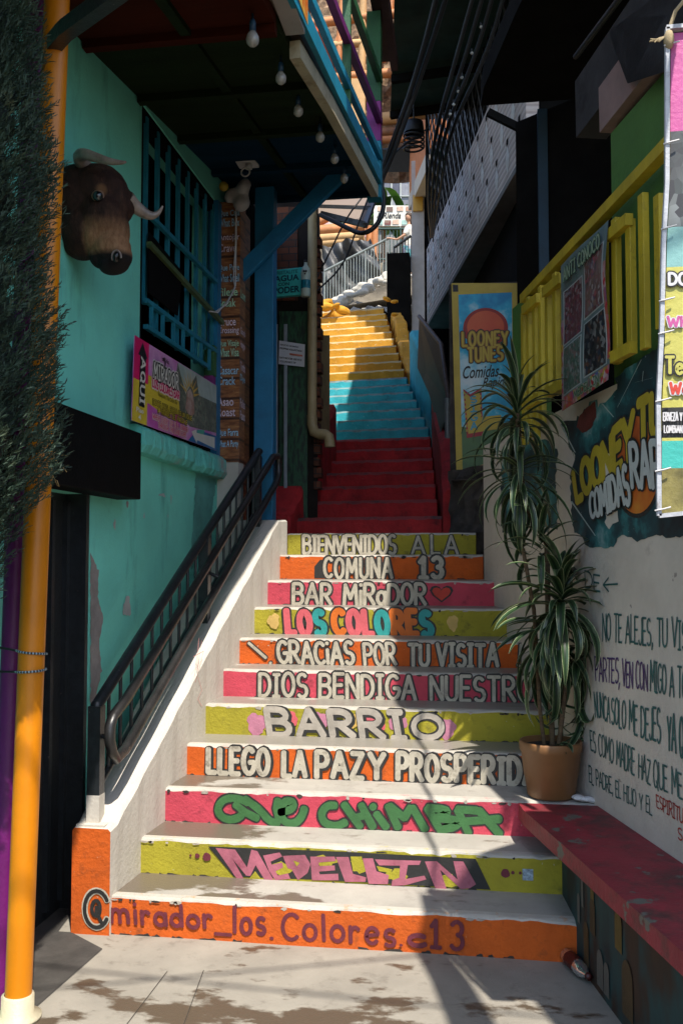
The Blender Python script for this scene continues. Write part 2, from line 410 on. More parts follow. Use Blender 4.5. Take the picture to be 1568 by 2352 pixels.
lower = thing('staircase', 'wide bright staircase with painted lettering on eleven orange pink and yellow risers', 'staircase', (1, 1.4, 0))
def make_step(k, pm, em, tm, label):
    y = YS[k]; zb = ZT[k-1] if k else 0.; zt = ZT[k]; yn = (YS[k+1] if k < 10 else y + 1.15) + .03
    x0 = XL(y) - .02; x1 = XR[k]; n = 64
    mb = MB()
    prof = []
    for i in range(n+1):
        t = i/n; x = x0 + (x1-x0)*t
        j = .0035*sin(t*37+k*5) + U(-.0025, .0025) + (-.007 if R() < .06 else 0)
        wob = .003*sin(t*11+k)
        prof.append([(x, y+wob, zb-.02), (x, y+wob, zt-.013+j*.9), (x, y+.004-j*.5+wob, zt-.005+j), (x, y+.016-j, zt-.001+j*.35), (x, y+.05, zt), (x, yn, zt+.006)])
    vs = [p for q in prof for p in q]; w = 6
    for a, m in ((0, 0), (1, 1), (2, 1), (3, 1), (4, 2)):
        mb.add(vs, [], 0) if False else None
        mb.add([q[a] for q in prof] + [q[a+1] for q in prof], [(i, i+1, n+1+i+1, n+1+i) for i in range(n)], m, a in (1, 2))
    # ends
    for q in (prof[0], prof[-1]):
        mb.add(q + [(q[0][0], yn, zb-.02)], [tuple(range(7))], 0)
    # grime and painted crease shade along the riser foot, paint knocked off the nosing
    x = x0 + .02
    while x < x1 - .05:
        L = U(.02, .09); pts = [(x, y-.0006, zb+.001), (x+L, y-.0006, zb+.001)] + [(x+L*(1-t_), y-.0006, zb+.001+U(.002,.013)) for t_ in (.15,.4,.65,.9)]
        mb.poly(pts, 3); x += L*U(.9, 2.2)
    for q in range(16):
        cx_ = U(x0+.03, x1-.04); w_ = U(.006, .022); h_ = U(.006, .022)
        mb.poly([(cx_+w_*cos(t_)*U(.7,1.2), y-.0042, zt-.016+h_*.5*sin(t_)*U(.6,1.2)) for t_ in [2*pi*i/9 for i in range(9)]], 4 if R() < .6 else 3)
    s = mb.build('step', [pm, em, tm, GRIME_AO, CHIP], lower); s['label'] = label
    return s
def riser_q(k, a, b, v0=.07, v1=.86):
    y = YS[k] - .0035; zb = ZT[k-1] if k else 0.; h = ZT[k]-zb; v0 = .045+v0*.9; v1 = .045+v1*.9
    xa, xb = PX(a, y), PX(b, y)
    return [(xa, y, zb+h*v0), (xb, y, zb+h*v0), (xb, y, zb+h*v1), (xa, y, zb+h*v1)]
GRIME_AO = M('dark grime and crease shade', (.035, .03, .026), .95, .5, 30); CHIP = M('chipped pale concrete', (.36, .32, .27), .95, .3, 30)
cols = 'oyp'
labels = ['orange bottom step with maroon scrawled handle', 'yellow green step with mauve graffiti lettering', 'pink step with rounded green graffiti lettering',
 'orange step with white bubble lettering', 'yellow green step with big beige lettering', 'pink step with white block lettering', 'orange step with white lettering and exclamation marks',
 'yellow green step with many coloured lettering', 'pink step with white lettering and red heart', 'orange step with white letters and number', 'yellow green top step with white welcome lettering']
seq = 'oypoypoypoy'
STEP = []
for k in range(11):
    c = seq[k]
    STEP.append(make_step(k, {'o': ORANGE, 'p': PINK, 'y': LIME}[c], EDGE[c], TREAD_W if k < 3 else TREAD_D, labels[k]))
def letter_part(k, mb, mats): return mb.build('lettering', mats, STEP[k])
# 11..1 from the top
BW = [(.33, 0), (.15, 1)]
def simple(k, s, a, b, layers=BW, mats=None, **kw):
    mb = MB(); paint_text(mb, s, riser_q(k, a, b, kw.pop('v0', .05), kw.pop('v1', .92)), layers, **kw); letter_part(k, mb, mats or [BLACKP, WHITEP])
mb = MB()
paint_text(mb, 'BIENVENIDOS', riser_q(10, 697, 908, .03, .93), [(.30, 0), (.17, 1)], spacing=.17)
paint_text(mb, 'A LA', riser_q(10, 946, 1050, .03, .91), [(.28, 0), (.15, 1)], spacing=.34, space=.1)
letter_part(10, mb, [BLACKP, WHITEP])
mb = MB(); f, W, H = quad_map(riser_q(9, 722, 905, .02, .86))
mb.add([f(p, .0012) for p in ((0,0),(W*.13,0),(W*.13,H*.98),(W*.07,H*.98),(0,H*.62))], [(0,1,2,3,4)], 0)
paint_text(mb, 'COMUNA', riser_q(9, 745, 899, .05, .90), [(.36, 0), (.165, 1)], spacing=.3)
paint_text(mb, '13', riser_q(9, 963, 1014, .05, .93), [(.46, 0), (.24, 1)], spacing=.3)
letter_part(9, mb, [BLACKP, WHITEP])
mb = MB()
paint_text(mb, 'BAR', riser_q(8, 674, 760, .03, .92), [(.34, 0), (.175, 1)])
paint_text(mb, 'MiRaDOR', riser_q(8, 790, 976, .03, .92), [(.34, 0), (.175, 1)], spacing=.2)
f, W, H = quad_map(riser_q(8, 986, 1040, .12, .86))
ht = [(.5,.0),(.12,.42),(0,.72),(.08,.93),(.25,1),(.42,.92),(.5,.76),(.58,.92),(.75,1),(.92,.93),(1,.72),(.88,.42)]
mb.poly([f((W*u, H*v), .0015) for u, v in ht], 0)
mb.poly([f((W*(.5+(u-.5)*.8), H*(.52+(v-.52)*.78)), .004) for u, v in ht], 2)
letter_part(8, mb, [BLACKP, WHITEP, REDP])
mb = MB(); paint_text(mb, 'LOS COLORES', riser_q(7, 662, 990, .03, .92), [(.46, 0), (.30, 1)], spacing=.34, space=.3, slant=-.12, cyc=[1,2,3,1,2,3,2])
f, W, H = quad_map(riser_q(7, 600, 1100, 0, 1))
blob(mb, f, (W*.06, H*.5), .04, .05, .001, 4); blob(mb, f, (W*.88, H*.5), .035, .05, .001, 4)
letter_part(7, mb, [BLACKP, ROSE, TEALP, ORL, M('faded ochre splash', (.60, .40, .12), .7, .2)])
mb = MB()
paint_text(mb, '!', riser_q(6, 608, 630, .0, .9), [(.26, 0), (.14, 1)], slant=-.25)
paint_text(mb, 'GRACiAS', riser_q(6, 641, 812, .05, .93), [(.34, 0), (.175, 1)], spacing=.2, slant=-.1)
paint_text(mb, 'POR', riser_q(6, 838, 908, .05, .92), [(.31, 0), (.155, 1)], slant=-.12)
paint_text(mb, 'TU', riser_q(6, 938, 982, .05, .92), [(.32, 0), (.17, 1)])
paint_text(mb, 'VISITA', riser_q(6, 1003, 1140, .04, .93), [(.32, 0), (.17, 1)])
paint_text(mb, '!', riser_q(6, 1168, 1190, .02, .9), [(.28, 0), (.15, 1)], slant=.15)
letter_part(6, mb, [BLACKP, WHITEP])
mb = MB()
paint_text(mb, 'DIOS', riser_q(5, 598, 705, .04, .93), [(.31, 0), (.155, 1)])
paint_text(mb, 'BENDIGA', riser_q(5, 735, 952, .03, .94), [(.31, 0), (.155, 1)])
paint_text(mb, 'NUESTRO', riser_q(5, 988, 1215, .03, .94), [(.30, 0), (.145, 1)])
letter_part(5, mb, [BLACKP, WHITEP])
mb = MB(); f, W, H = quad_map(riser_q(4, 560, 1100, 0, 1))
for u, v, rx, ry, m in ((.06,.38,.055,.062,2),(.86,.4,.05,.055,2),(.2,.6,.05,.04,3),(.33,.55,.06,.05,2),(.47,.6,.05,.04,4),(.56,.5,.06,.05,3),(.66,.6,.05,.05,2),(.12,.2,.03,.02,4)):
    blob(mb, f, (W*u, H*v), rx, ry, .0006 + .0002*m, m)
paint_text(mb, 'BARRI', riser_q(4, 622, 928, .04, .93), [(.42, 0), (.26, 1)], dx=.06, slant=-.12, spacing=.26, base=.0014)
paint_text(mb, 'O', riser_q(4, 948, 1012, .08, .86), [(.42, 0), (.26, 1)], dx=-.02, base=.0014)
letter_part(4, mb, [BLACKP, M('beige lettering paint', (.38, .34, .29), .7, .22, 14), LILAC, ROSE, M('ochre splash', (.55, .35, .08), .7, .2)])
mb = MB()
for s, a, b in (('LLEGO', 482, 618), ('LA', 653, 702), ('PAZ', 728, 832), ('Y', 848, 880), ('PROSPERIDAD', 912, 1262)):
    paint_text(mb, s, riser_q(3, a, b, .08, .92), [(.40, 0), (.22, 1)], dx=.035, spacing=.28)
letter_part(3, mb, [BLACKP, WHITEP])
def zr(k, p, ox=750, oy=2750):      # where a mark sits on the face of riser k
    return on((ox+p[0]/1.568)/1.5944, (oy+p[1]/1.568)/1.5944, 'y', YS[k]-.0035)
mb = MB(); y2 = YS[2]-.0035
GL = [[(245,296),(190,270),(115,272),(74,320),(84,368),(135,398),(190,386),(212,368)], [(178,308),(232,352),(300,385)],
 [(232,276),(318,338),(372,405),(420,412)], [(430,400),(412,330),(420,284)],
 [(432,352),(505,335),(512,290),(455,285),(436,350),(452,408),(516,420),(558,378),(572,330)],
 [(748,312),(700,312),(664,362),(690,420),(760,432),(806,410)], [(800,308),(890,432)], [(898,312),(964,436)], [(862,384),(928,366)],
 [(985,362),(1040,436)], [(962,318),(968,324)], [(1052,318),(1108,438)], [(1062,316),(1144,384)], [(1144,384),(1180,326)], [(1192,326),(1262,448)],
 [(1278,330),(1352,456)], [(1282,326),(1394,336),(1384,366),(1330,384)], [(1336,388),(1460,396),(1448,432),(1356,454)],
 [(1450,340),(1512,470)], [(1452,334),(1560,342)], [(1572,342),(1690,476)], [(1492,404),(1690,390)]]
fz = lambda p, o: Vector((p[0], y2 - o, p[1]))
for wd, of, m_ in ((.054, .001, 0), (.038, .0021, 1)):
    for pl in GL:
        q = [zr(2, p) for p in pl]
        if len(q) > 3:
            for _ in range(2):
                z_ = [q[0]]
                for i in range(len(q)-1): z_ += [q[i].lerp(q[i+1], .25), q[i].lerp(q[i+1], .75)]
                q = z_ + [q[-1]]
        ribbon(mb, [(v.x, v.z) for v in q], wd, fz, of, m_)
letter_part(2, mb, [BLACKP, GREENP])
mb = MB(); f, W, H = quad_map(riser_q(1, 480, 1120, 0, 1))
mb.poly([f((W*u, H*v), .0008) for u, v in ((.005,.9),(.5,.93),(.95,.9),(1.0,.02),(.9,.03),(.6,.05),(.4,.06),(.1,.02))], 0)
for u, v, r, m in ((-.06,.6,.006,2),(-.035,.6,.012,2),(0.0,.58,.02,2),(1.05,.52,.02,2),(1.075,.55,.008,2),(1.1,.55,.007,2),(1.118,.55,.004,2)):
    blob(mb, f, (W*u, H*v), r, r, .0012, m, 12, .06)
for u, v in ((.28,.35),(.43,.62),(.56,.55),(.68,.3),(.86,.2)): blob(mb, f, (W*u, H*v), .05, .03, .0011, 3, 14, .2)
for li, pg in enumerate(([(62,556),(175,566),(243,668),(268,566),(302,575),(398,745),(352,752),(292,655),(262,718),(238,715),(160,620),(232,748),(195,748)],
 [(335,600),(430,582),(445,605),(378,635),(384,652),(445,640),(450,668),(406,690),(420,715),(478,702),(492,734),(405,742),(370,690)],
 [(448,602),(575,596),(607,650),(590,700),(535,742),(500,680),(475,672)], [(605,606),(745,606),(752,632),(655,640),(655,660),(745,657),(748,685),(655,692),(660,708),(765,704),(768,742),(615,742)],
 [(752,608),(825,608),(850,705),(925,725),(922,750),(805,752)], [(905,616),(965,616),(985,690),(1055,712),(1050,765),(940,762)],
 [(975,622),(1240,630),(1230,654),(1165,654),(1150,735),(1260,715),(1270,737),(1150,770),(1070,775),(1075,742),(1115,727),(1120,658),(1000,656)],
 [(1262,634),(1330,632),(1450,738),(1425,632),(1482,634),(1555,765),(1520,788),(1470,793),(1350,682),(1388,796),(1325,796)])):
    mb.poly([zr(1, p)+Vector((0,-.0016-.00008*li,0)) for p in pg][::-1], 1)
mb.poly([zr(1, p)+Vector((0,-.0028,0)) for p in ((508,628),(545,642),(528,662))][::-1], 3)
mb.poly([zr(1, p)+Vector((0,-.0012,0)) for p in ((836,606),(900,606),(912,690),(850,690))][::-1], 3)
mb.poly([zr(1, p)+Vector((0,-.0012,0)) for p in ((985,660),(1010,665),(1075,680),(1070,700),(1000,690))][::-1], 3)
mb.poly([zr(1, p)+Vector((0,-.0012,0)) for p in ((245,745),(290,690),(335,750))][::-1], 3)
q = riser_q(1, 1192, 1216, .35, .68); mb.add([Vector(p)+Vector((0,-.003,0)) for p in q], [(0,1,2,3)], 4)
letter_part(1, mb, [BLACKP, MAUVE, PURP, LIME, STICK])
mb = MB()
paint_text(mb, 'mirador', riser_q(0, 268, 494, .30, .88), [(.20, 0)], spacing=.24, slant=-.05)
paint_text(mb, '_', riser_q(0, 500, 536, .18, .5), [(.3, 0)])
paint_text(mb, 'los', riser_q(0, 542, 612, .22, .92), [(.17, 0)], spacing=.3)
paint_text(mb, '.', riser_q(0, 622, 634, .12, .3), [(.7, 0)])
paint_text(mb, 'Colores', riser_q(0, 652, 905, .14, .84), [(.16, 0)], spacing=.26)
paint_text(mb, '.', riser_q(0, 912, 922, .14, .3), [(.6, 0)])
paint_text(mb, 'c', riser_q(0, 936, 972, .16, .62), [(.3, 0)])
paint_text(mb, '13', riser_q(0, 985, 1056, .14, .86), [(.16, 0)], spacing=.5)
letter_part(0, mb, [PURP])
# shallow return of the top step against the parapet, solid mass under the flight is closed by the risers
# ---- left stringer (parapet) with its orange end
mb = MB()
ya, yb = -.025, 2.72
def stri(y): return max(.465, min(1.962, .465 + (y-.02)*(1.962-.465)/(2.50)))
NS = 40
rows = []
for i in range(NS+1):
    y = ya + (yb-ya)*i/NS; xi = XL(y) + .004; z = stri(y) + .004*sin(i*1.3)*(i > 1)
    xo = -.178 if y < .6 else -.178
    rows.append([(xi, y, 0), (xi+.002*sin(i*2.1), y, z-.012), (xi-.012, y, z), (xo+.012, y, z+.002), (xo, y, z-.012), (xo, y, 0)])
for a in range(5):
    mb.add([r[a] for r in rows] + [r[a+1] for r in rows], [(i, i+1, NS+2+i, NS+1+i) for i in range(NS)], 0, False)
mb.add(rows[0], [tuple(range(6))[::-1]], 1); mb.add(rows[-1], [tuple(range(6))], 0)
st = mb.build('stringer', [WHITEW, ORANGE], lower); st['label'] = 'white sloping side parapet with orange front end'
mb = MB()
q = [(-.165,-.0275,.03),(.005,-.0275,.03),(.005,-.0275,.20),(-.165,-.0275,.20)]
f, W, H = quad_map(subq(q, .28, .0, 1.0, 1.0))
ring = _arc(W*.5, H*.5, W*.46, H*.47, 30, 330, 20); inner = _arc(W*.48, H*.52, W*.16, H*.2, -40, 300, 12)
ribbon(mb, ring, .030, f, .001, 1); ribbon(mb, ring, .017, f, .003, 0)
ribbon(mb, inner + [(W*.75, H*.1)], .017, f, .003, 0); ribbon(mb, [(W*.5, H*.55), (W*.52, H*.4)], .02, f, .0035, 0)
mb.build('lettering', [BLACKP, WHITEP], st)
mb = MB()   # scribble on the inner face of the parapet
y0 = .95
for i, pl in enumerate(([(0,.1),(.05,.32),(.03,.1),(.09,.3)], [(-.03,.2),(.12,.22),(.0,.02)], [(.04,.05),(.1,-.05),(.04,-.1),(.1,-.16)])):
    def fm(p, o): return Vector((XL(y0+p[0]) + .006 + o, y0 + p[0], .98 + p[1]*.8))
    ribbon(mb, pl, .004, fm, .002, 0)
mb.build('scribble', [M('pale red marker', (.70, .30, .27), .8, .2)], st)

# ---------------------------------------------------------------- red, turquoise and yellow flights further up
def lerp_tab(tab, y):
    for (a, va), (b, vb) in zip(tab, tab[1:]):
        if y <= b: return va + (vb-va)*max(0, (y-a)/(b-a))
    return tab[-1][1]
LT = [(3.9,-.02),(4.4,.09),(6.4,-.13),(7,-.17),(9.2,-.60),(12.8,-1.5),(20,-3.2)]
RT_ = [(3.9,1.32),(4.4,1.25),(6.4,1.09),(7,1.03),(9.2,.60),(12.8,-.1),(20,-1.4)]
def flight(ys, zs, pm, tm, label, extra):
    root = thing('staircase', label, 'staircase', (.5, ys[0], zs[0]-.2))
    for k, (y, z) in enumerate(zip(ys, zs)):
        yn = (ys[k+1] if k+1 < len(ys) else y+extra) + .03
        zb = (zs[k-1] if k else z-.2) - .02
        a = lerp_tab(LT, y); b = lerp_tab(RT_, y); mb = MB(); n = 26; P = []
        for i in range(n+1):
            t = i/n; x = a+(b-a)*t; dy = -.16*t + .006*sin(t*23+k*3); j = U(-.008, .008)
            P.append([(x, y+dy, zb), (x, y+dy, z-.03+j), (x, y+dy+.03+j*.6, z+j*.3), (x, yn+dy+.02, z+.012)])
        for c, m in ((0,0),(1,1),(2,1)):
            mb.add([p[c] for p in P]+[p[c+1] for p in P], [(i, i+1, n+2+i, n+1+i) for i in range(n)], m, c == 1)
        for p in (P[0], P[-1]): mb.add(p + [(p[0][0], p[3][1], zb)], [(0,1,2,3,4)], 0)
        mb.build('step', [pm, tm], root)
    return root
REDS = M('dark red step paint', (.48, .022, .025), .8, .35, 5, dirt=(.15, .014, .016), damt=.44, dsc=6, bmp=.7, bsc=30, chips=(.36,.14,.12), camt=.70, csc=40)
REDT = M('worn red tread', (.30, .05, .05), .8, .3, 5, dirt=(.08, .05, .05), damt=.5, dsc=6)
CYS = M('turquoise step paint', (.045, .44, .52), .75, .2, 5, dirt=(.05, .20, .24), damt=.42, dsc=6, bmp=.7, bsc=30, chips=(.4,.45,.45), camt=.68, csc=40)
CYT = M('worn turquoise tread', (.17, .27, .28), .8, .3, 5, dirt=(.12, .12, .11), damt=.5, dsc=6)
YES = M('yellow step paint', (.55, .26, .012), .75, .2, 4, dirt=(.35, .17, .03), damt=.42, dsc=5, bmp=.7, bsc=20, chips=(.7,.58,.4), camt=.66, csc=30)
YET = M('worn yellow tread', (.46, .34, .16), .8, .3, 4, dirt=(.3, .2, .1), damt=.4, dsc=5)
RY = [3.95+.445*k for k in range(7)]; RZ = [2.04+.17*k for k in range(7)]
red = flight(RY, RZ, REDS, REDT, 'dark red painted flight of steps above the lettered stairs', .5)
BY = [7.02+.363*k for k in range(7)]; BZ = [3.23+.17*k for k in range(7)]
blu = flight(BY, BZ, CYS, CYT, 'turquoise painted flight of steps between red and yellow ones', .5)
YY = [9.55+.365*k for k in range(10)]; YZ = [4.44+.2*k for k in range(10)]
yel = flight(YY, YZ, YES, YET, 'yellow painted topmost flight of worn steps in sunlight', 4)
def curb(root, pts, w, h, m, name='curb', lab=None):
    """low rough wall along the side of a flight: pts = top line, runs down h"""
    mb = MB(); P = []
    for i in range(len(pts)-1):
        a, b = Vector(pts[i]), Vector(pts[i+1])
        for k in range(6): P.append(a.lerp(b, k/6))
    P.append(Vector(pts[-1])); rows = []
    for i, p in enumerate(P):
        j = U(-.012, .012); s = U(-.012, .012)
        rows.append([(p.x-w/2, p.y, p.z-h), (p.x-w/2+s, p.y, p.z-.05), (p.x-w/2+.03, p.y, p.z+j), (p.x+w/2-.03, p.y, p.z+j), (p.x+w/2+s, p.y, p.z-.05), (p.x+w/2, p.y, p.z-h)])
    for c in range(5): mb.add([r[c] for r in rows]+[r[c+1] for r in rows], [(i, i+1, len(P)+i+1, len(P)+i) for i in range(len(P)-1)], 0, True)
    mb.add(rows[0], [tuple(range(6))[::-1]], 0); mb.add(rows[-1], [tuple(range(6))], 0)
    o = mb.build(name, [m], root)
    if lab: o['label'] = lab
    return o
curb(red, [(1.42,3.65,2.25),(1.36,4.4,2.75),(1.24,5.6,3.25),(1.17,6.6,3.62)], .17, 1.2, REDS)
curb(red, [(-.1,3.75,2.06),(-.06,4.05,2.28),(.0,4.3,2.48),(-.02,4.9,2.95),(-.08,6.2,3.4)], .26, 1.2, REDS)
curb(blu, [(1.14,6.7,3.66),(1.12,7.6,4.05),(.85,8.6,4.62),(.72,9.2,4.95)], .16, 1.2, CYS)
curb(blu, [(-.24,6.6,3.3),(-.4,7.8,3.9),(-.68,9.2,4.5)], .14, 1.2, CYS)
curb(yel, [(.70,9.4,4.40),(.52,10.2,4.78),(.50,10.3,5.02),(.36,11.2,5.32),(.34,11.3,5.6),(.16,12.4,6.05)], .2, 1.0, YES)
mb = MB()
for c, r in [((U(-1.5,-.8),U(12.3,12.8),U(6.1,6.42)),U(.07,.14)) for k in range(14)] + [((.16+U(-.08,.1),U(11.0,12.6),5.9+U(-.3,.3)),U(.05,.09)) for k in range(5)]:
    mb.ell(c, [(r*U(.9,1.5),r*U(-.3,.3),r*U(-.4,.4)),(0,r,0),(0,0,r*U(.5,.9))], 6)
o = remeshed(mb, 'rubble', [YES], yel, .03, 1); o['kind'] = 'stuff'; o['label'] = 'lumps of yellow painted rock at the top of the steps'
# ---------------------------------------------------------------- turquoise house on the left
WX = -.25
house = thing('house', 'turquoise plastered corner house with grilled window and blue balcony', 'house', (-1.2, .9, 0))
mb = MB()
def wseg(y0, y1, z0, z1): mb.box((-.45, y0, z0), (WX, y1, z1))
wseg(-1.9, -.55, 0, 4.6)              # left of the door
wseg(-.55, .285, 1.99, 4.6)           # over the door
wseg(.285, .93, 0, 4.6)               # between door and window
wseg(.93, 2.50, 0, 2.30)              # under the window
wseg(.93, 2.50, 4.28, 4.6)
wseg(2.50, 2.9, 0, 4.6)
wall = mb.build('wall', [TURQ], house)
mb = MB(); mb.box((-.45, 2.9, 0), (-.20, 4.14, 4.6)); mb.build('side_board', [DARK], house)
mb = MB(); mb.box((-.6,1.5,6.6),(1.0,3.6,6.72)); mb.build('roof', [M('added shade slab', (.12,.08,.06), .9, .2)], house)  # added unseen slab, sized to keep the brick house front in shade
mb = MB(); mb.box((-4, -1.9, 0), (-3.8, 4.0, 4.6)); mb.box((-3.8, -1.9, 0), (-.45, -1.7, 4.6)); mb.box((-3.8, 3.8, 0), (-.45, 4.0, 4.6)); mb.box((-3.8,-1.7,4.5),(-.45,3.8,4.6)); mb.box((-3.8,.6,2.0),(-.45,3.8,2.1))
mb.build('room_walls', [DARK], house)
mb = MB(); mb.box((-.40, -.55, .0), (-.36, .285, 1.99))
door = mb.build('door', [M('black steel door', (.016, .017, .018), .5, .3, 10)], house)
mb = MB()
for y in (-.5, -.22, .06, .22): mb.box((-.36, y, .05), (-.335, y+.03, 1.95))
mb.box((-.45,.25,0),(-.252,.2845,1.99)); mb.build('door_frame', [STEEL], door)
# grey render patches where the paint came off
GREYR = M('bare grey render', (.30, .27, .25), .9, .25, 10, bmp=.5, bsc=40)
mb = MB()
def wallmap(y0, z0, off=.0): return lambda p, o: Vector((WX + o + off, y0 + p[0], z0 + p[1]))
def ragged(f, pts, off, m, mb, j=.014):
    out = []
    for i in range(len(pts)):
        a, b = pts[i], pts[(i+1) % len(pts)]; L = math.hypot(b[0]-a[0], b[1]-a[1]); k = max(1, int(L/.02))
        for q in range(k): out.append((a[0]+(b[0]-a[0])*q/k + U(-j, j), a[1]+(b[1]-a[1])*q/k + U(-j, j)))
    mb.poly([f(p, off) for p in out], m)
wpx = lambda x, y: (on(x, y, 'x', WX).y - .285, on(x, y, 'x', WX).z)
ragged(lambda p, o: Vector((WX+o, .285+p[0], p[1])), [wpx(*p) for p in ((207,1800),(222,1740),(225,1650),(222,1590),(233,1540),(226,1480),(237,1420),(224,1370),(226,1310),(212,1280),(207,1270))], .003, 0, mb, .008)
p_ = on(291, 1395, 'x', WX); blob(mb, wallmap(p_.y, p_.z), (0,0), .055, .055, .003, 1, 20, .2)
p_ = on(292, 1158, 'x', WX); blob(mb, wallmap(p_.y, p_.z), (0,0), .018, .018, .003, 0)
for x_, y_, a, b in ((372,1137,.06,.010),(392,1146,.010,.028),(385,1185,.006,.012),(330,1185,.01,.016),(262,1205,.015,.025)):
    p_ = on(x_, y_, 'x', WX); y, z = p_.y, p_.z; blob(mb, wallmap(y, z), (0,0), a, b, .004, 1, 12, .3)
ragged(wallmap(1.9, 1.6), [(0,0),(.4,.2),(.6,.7),(.1,.7)], .003, 2, mb)
pp = mb.build('bare_patches', [GREYR, M('pale filler', (.42, .44, .42), .9, .15, 14), M('stained turquoise', (.11, .36, .31), .9, .3, 6)], wall)
# broken ledge below the window
mb = MB(); n = 130; rows = []; k = 0
for i in range(n+1):
    y = .80 + 1.82*i/n; j = U(-.007, .007); k = .8*k + U(-.006,.006) - (.012 if R() < .05 else 0)
    rows.append([(WX-.01, y, 2.255), (WX+.05+j, y, 2.262+k*.6), (WX+.075+j, y, 2.30+k), (WX+.07+k, y, 2.385+j), (WX+.04, y, 2.415+j*.6), (WX-.19, y, 2.42)])
for c in range(5): mb.add([r[c] for r in rows]+[r[c+1] for r in rows], [(i, i+1, n+2+i, n+1+i) for i in range(n)], 1 if c == 4 else 0, False)
mb.add(rows[0], [tuple(range(6))[::-1]], 0); mb.add(rows[-1], [tuple(range(6))], 0)
TURQ2 = M('flaking turquoise paint', (.12, .50, .43), .8, .12, 5, dirt=(.30, .26, .235), damt=.46, dsc=3.2, bmp=.9, bsc=26)
sill = mb.build('window_sill', [TURQ2, GREYR], house); sill['label'] = 'broken ledge with flaking turquoise paint'
# window grille
GRB = M('blue grille paint', (.012, .19, .28), .5, .2, 8)
win = MB()
win.box((-.33, .93, 2.42), (-.26, .985, 4.28), 1); win.box((-.30, 2.41, 2.42), (-.225, 2.50, 4.28), 0)
win.box((-.33, .985, 4.2), (-.26, 2.41, 4.28), 1); win.box((-.33,.985,2.42),(-.27,2.41,2.47),1)
win = win.build('window', [BLUE, DARK], house)
gr = MB(); bars = [1.03+.195*i for i in range(8)]
for y in bars: gr.beam((-.262, y, 3.0 if bars.index(y) % 2 else 3.14), (-.262, y, 4.24), .022, .034)
for z, a, b in ((3.0,.99,2.2),(3.15,.99,2.43),(3.66,.99,2.43)): gr.beam((-.238, a, z), (-.238, b, z+.02), .026, .026)
for y in bars: gr.beam((-.236, y+.05, 3.0), (-.236, y+.05, 3.15), .02, .02)
gr.build('grille', [GRB], win)
mb = MB(); mb.beam((-.215, .97, 3.47), (-.215, 2.5, 3.40), .03, .03); mb.build('green_bar', [M('olive bar paint', (.07, .11, .04), .5, .3, 12)], win)
mb = MB(); mb.sheet([(-.222,1.0,3.20),(-.222,1.52,3.20),(-.222,1.60,3.50),(-.222,1.0,3.55)][::1], .012); mb.build('black_board', [DARK], win)
mb = MB(); mb.box((-.30,2.33,2.62),(-.235,2.408,2.98),0); mb.box((-.30,2.34,2.985),(-.228,2.408,3.2),1)
mb.build('painted_jamb', [M('purple jamb', (.20, .02, .16), .6, .2), M('green jamb', (.03, .12, .04), .6, .2)], win)
# roller shutter box over the door
mb = MB(); mb.box((WX+.001, -1.6, 1.985), (-.115, .62, 2.335))
mb.build('shutter_box', [M('black shutter box', (.004, .0045, .005), .7, .3, 8, spec=.08)], house, bevel=.006)

# ---- balcony (soffit, edge, rails, post, brace)
def CZ_(y): return 4.17 + .125*y
def XE(y): return .735 + .05*max(0, y) if y < 1.2 else .795 + .025*(y-1.2)
bal = thing('balcony', 'blue balcony over the stairs with dark underside and painted rails', 'balcony', (.3, 1.2, 4.2))
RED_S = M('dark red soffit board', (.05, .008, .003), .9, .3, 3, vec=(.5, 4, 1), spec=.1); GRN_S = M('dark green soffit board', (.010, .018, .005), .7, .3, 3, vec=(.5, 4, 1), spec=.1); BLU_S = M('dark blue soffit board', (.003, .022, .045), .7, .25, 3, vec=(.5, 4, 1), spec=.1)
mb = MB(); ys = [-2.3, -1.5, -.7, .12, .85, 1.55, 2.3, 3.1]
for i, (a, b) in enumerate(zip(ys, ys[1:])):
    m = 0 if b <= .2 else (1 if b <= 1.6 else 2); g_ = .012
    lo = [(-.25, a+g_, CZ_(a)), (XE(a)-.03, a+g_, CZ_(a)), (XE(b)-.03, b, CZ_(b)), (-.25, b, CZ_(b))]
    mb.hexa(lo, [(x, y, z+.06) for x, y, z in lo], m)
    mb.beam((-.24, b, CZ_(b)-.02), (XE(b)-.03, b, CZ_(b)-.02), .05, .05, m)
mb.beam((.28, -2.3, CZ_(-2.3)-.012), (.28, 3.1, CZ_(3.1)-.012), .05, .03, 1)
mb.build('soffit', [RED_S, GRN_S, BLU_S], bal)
mb = MB(); lo = [(-.24,-2.3,CZ_(-2.3)+.07),(XE(-2.3)-.02,-2.3,CZ_(-2.3)+.07),(XE(3.1)-.02,3.1,CZ_(3.1)+.07),(-.24,3.1,CZ_(3.1)+.07)]
mb.hexa(lo, [(x,y,z+.07) for x,y,z in lo]); mb.build('floor', [M('balcony floor', (.18,.14,.1), .8, .2)], bal)
GUT = M('beige gutter metal', (.44, .38, .25), .55, .2, 6, dirt=(.22, .16, .09), damt=.45, dsc=5)
mb = MB()
for a, b in ((.38, 1.2), (1.2, 3.12)):
    mb.beam((XE(a)-.005, a, CZ_(a)-.01), (XE(b)-.005, b, CZ_(b)-.01), .055, .085)
mb.build('gutter', [GUT], bal)
mb = MB()
for a, b in ((-2.3, 1.2), (1.2, 3.14)):
    mb.beam((XE(a)+.032, a, CZ_(a)+.105), (XE(b)+.032, b, CZ_(b)+.105), .03, .10)
    mb.beam((XE(a)+.034, a, CZ_(a)+.27), (XE(b)+.034, b, CZ_(b)+.27), .035, .05)
TEALB = M('teal rail paint', (.006, .20, .30), .5, .2, 6)
mb.build('fascia', [TEALB], bal)
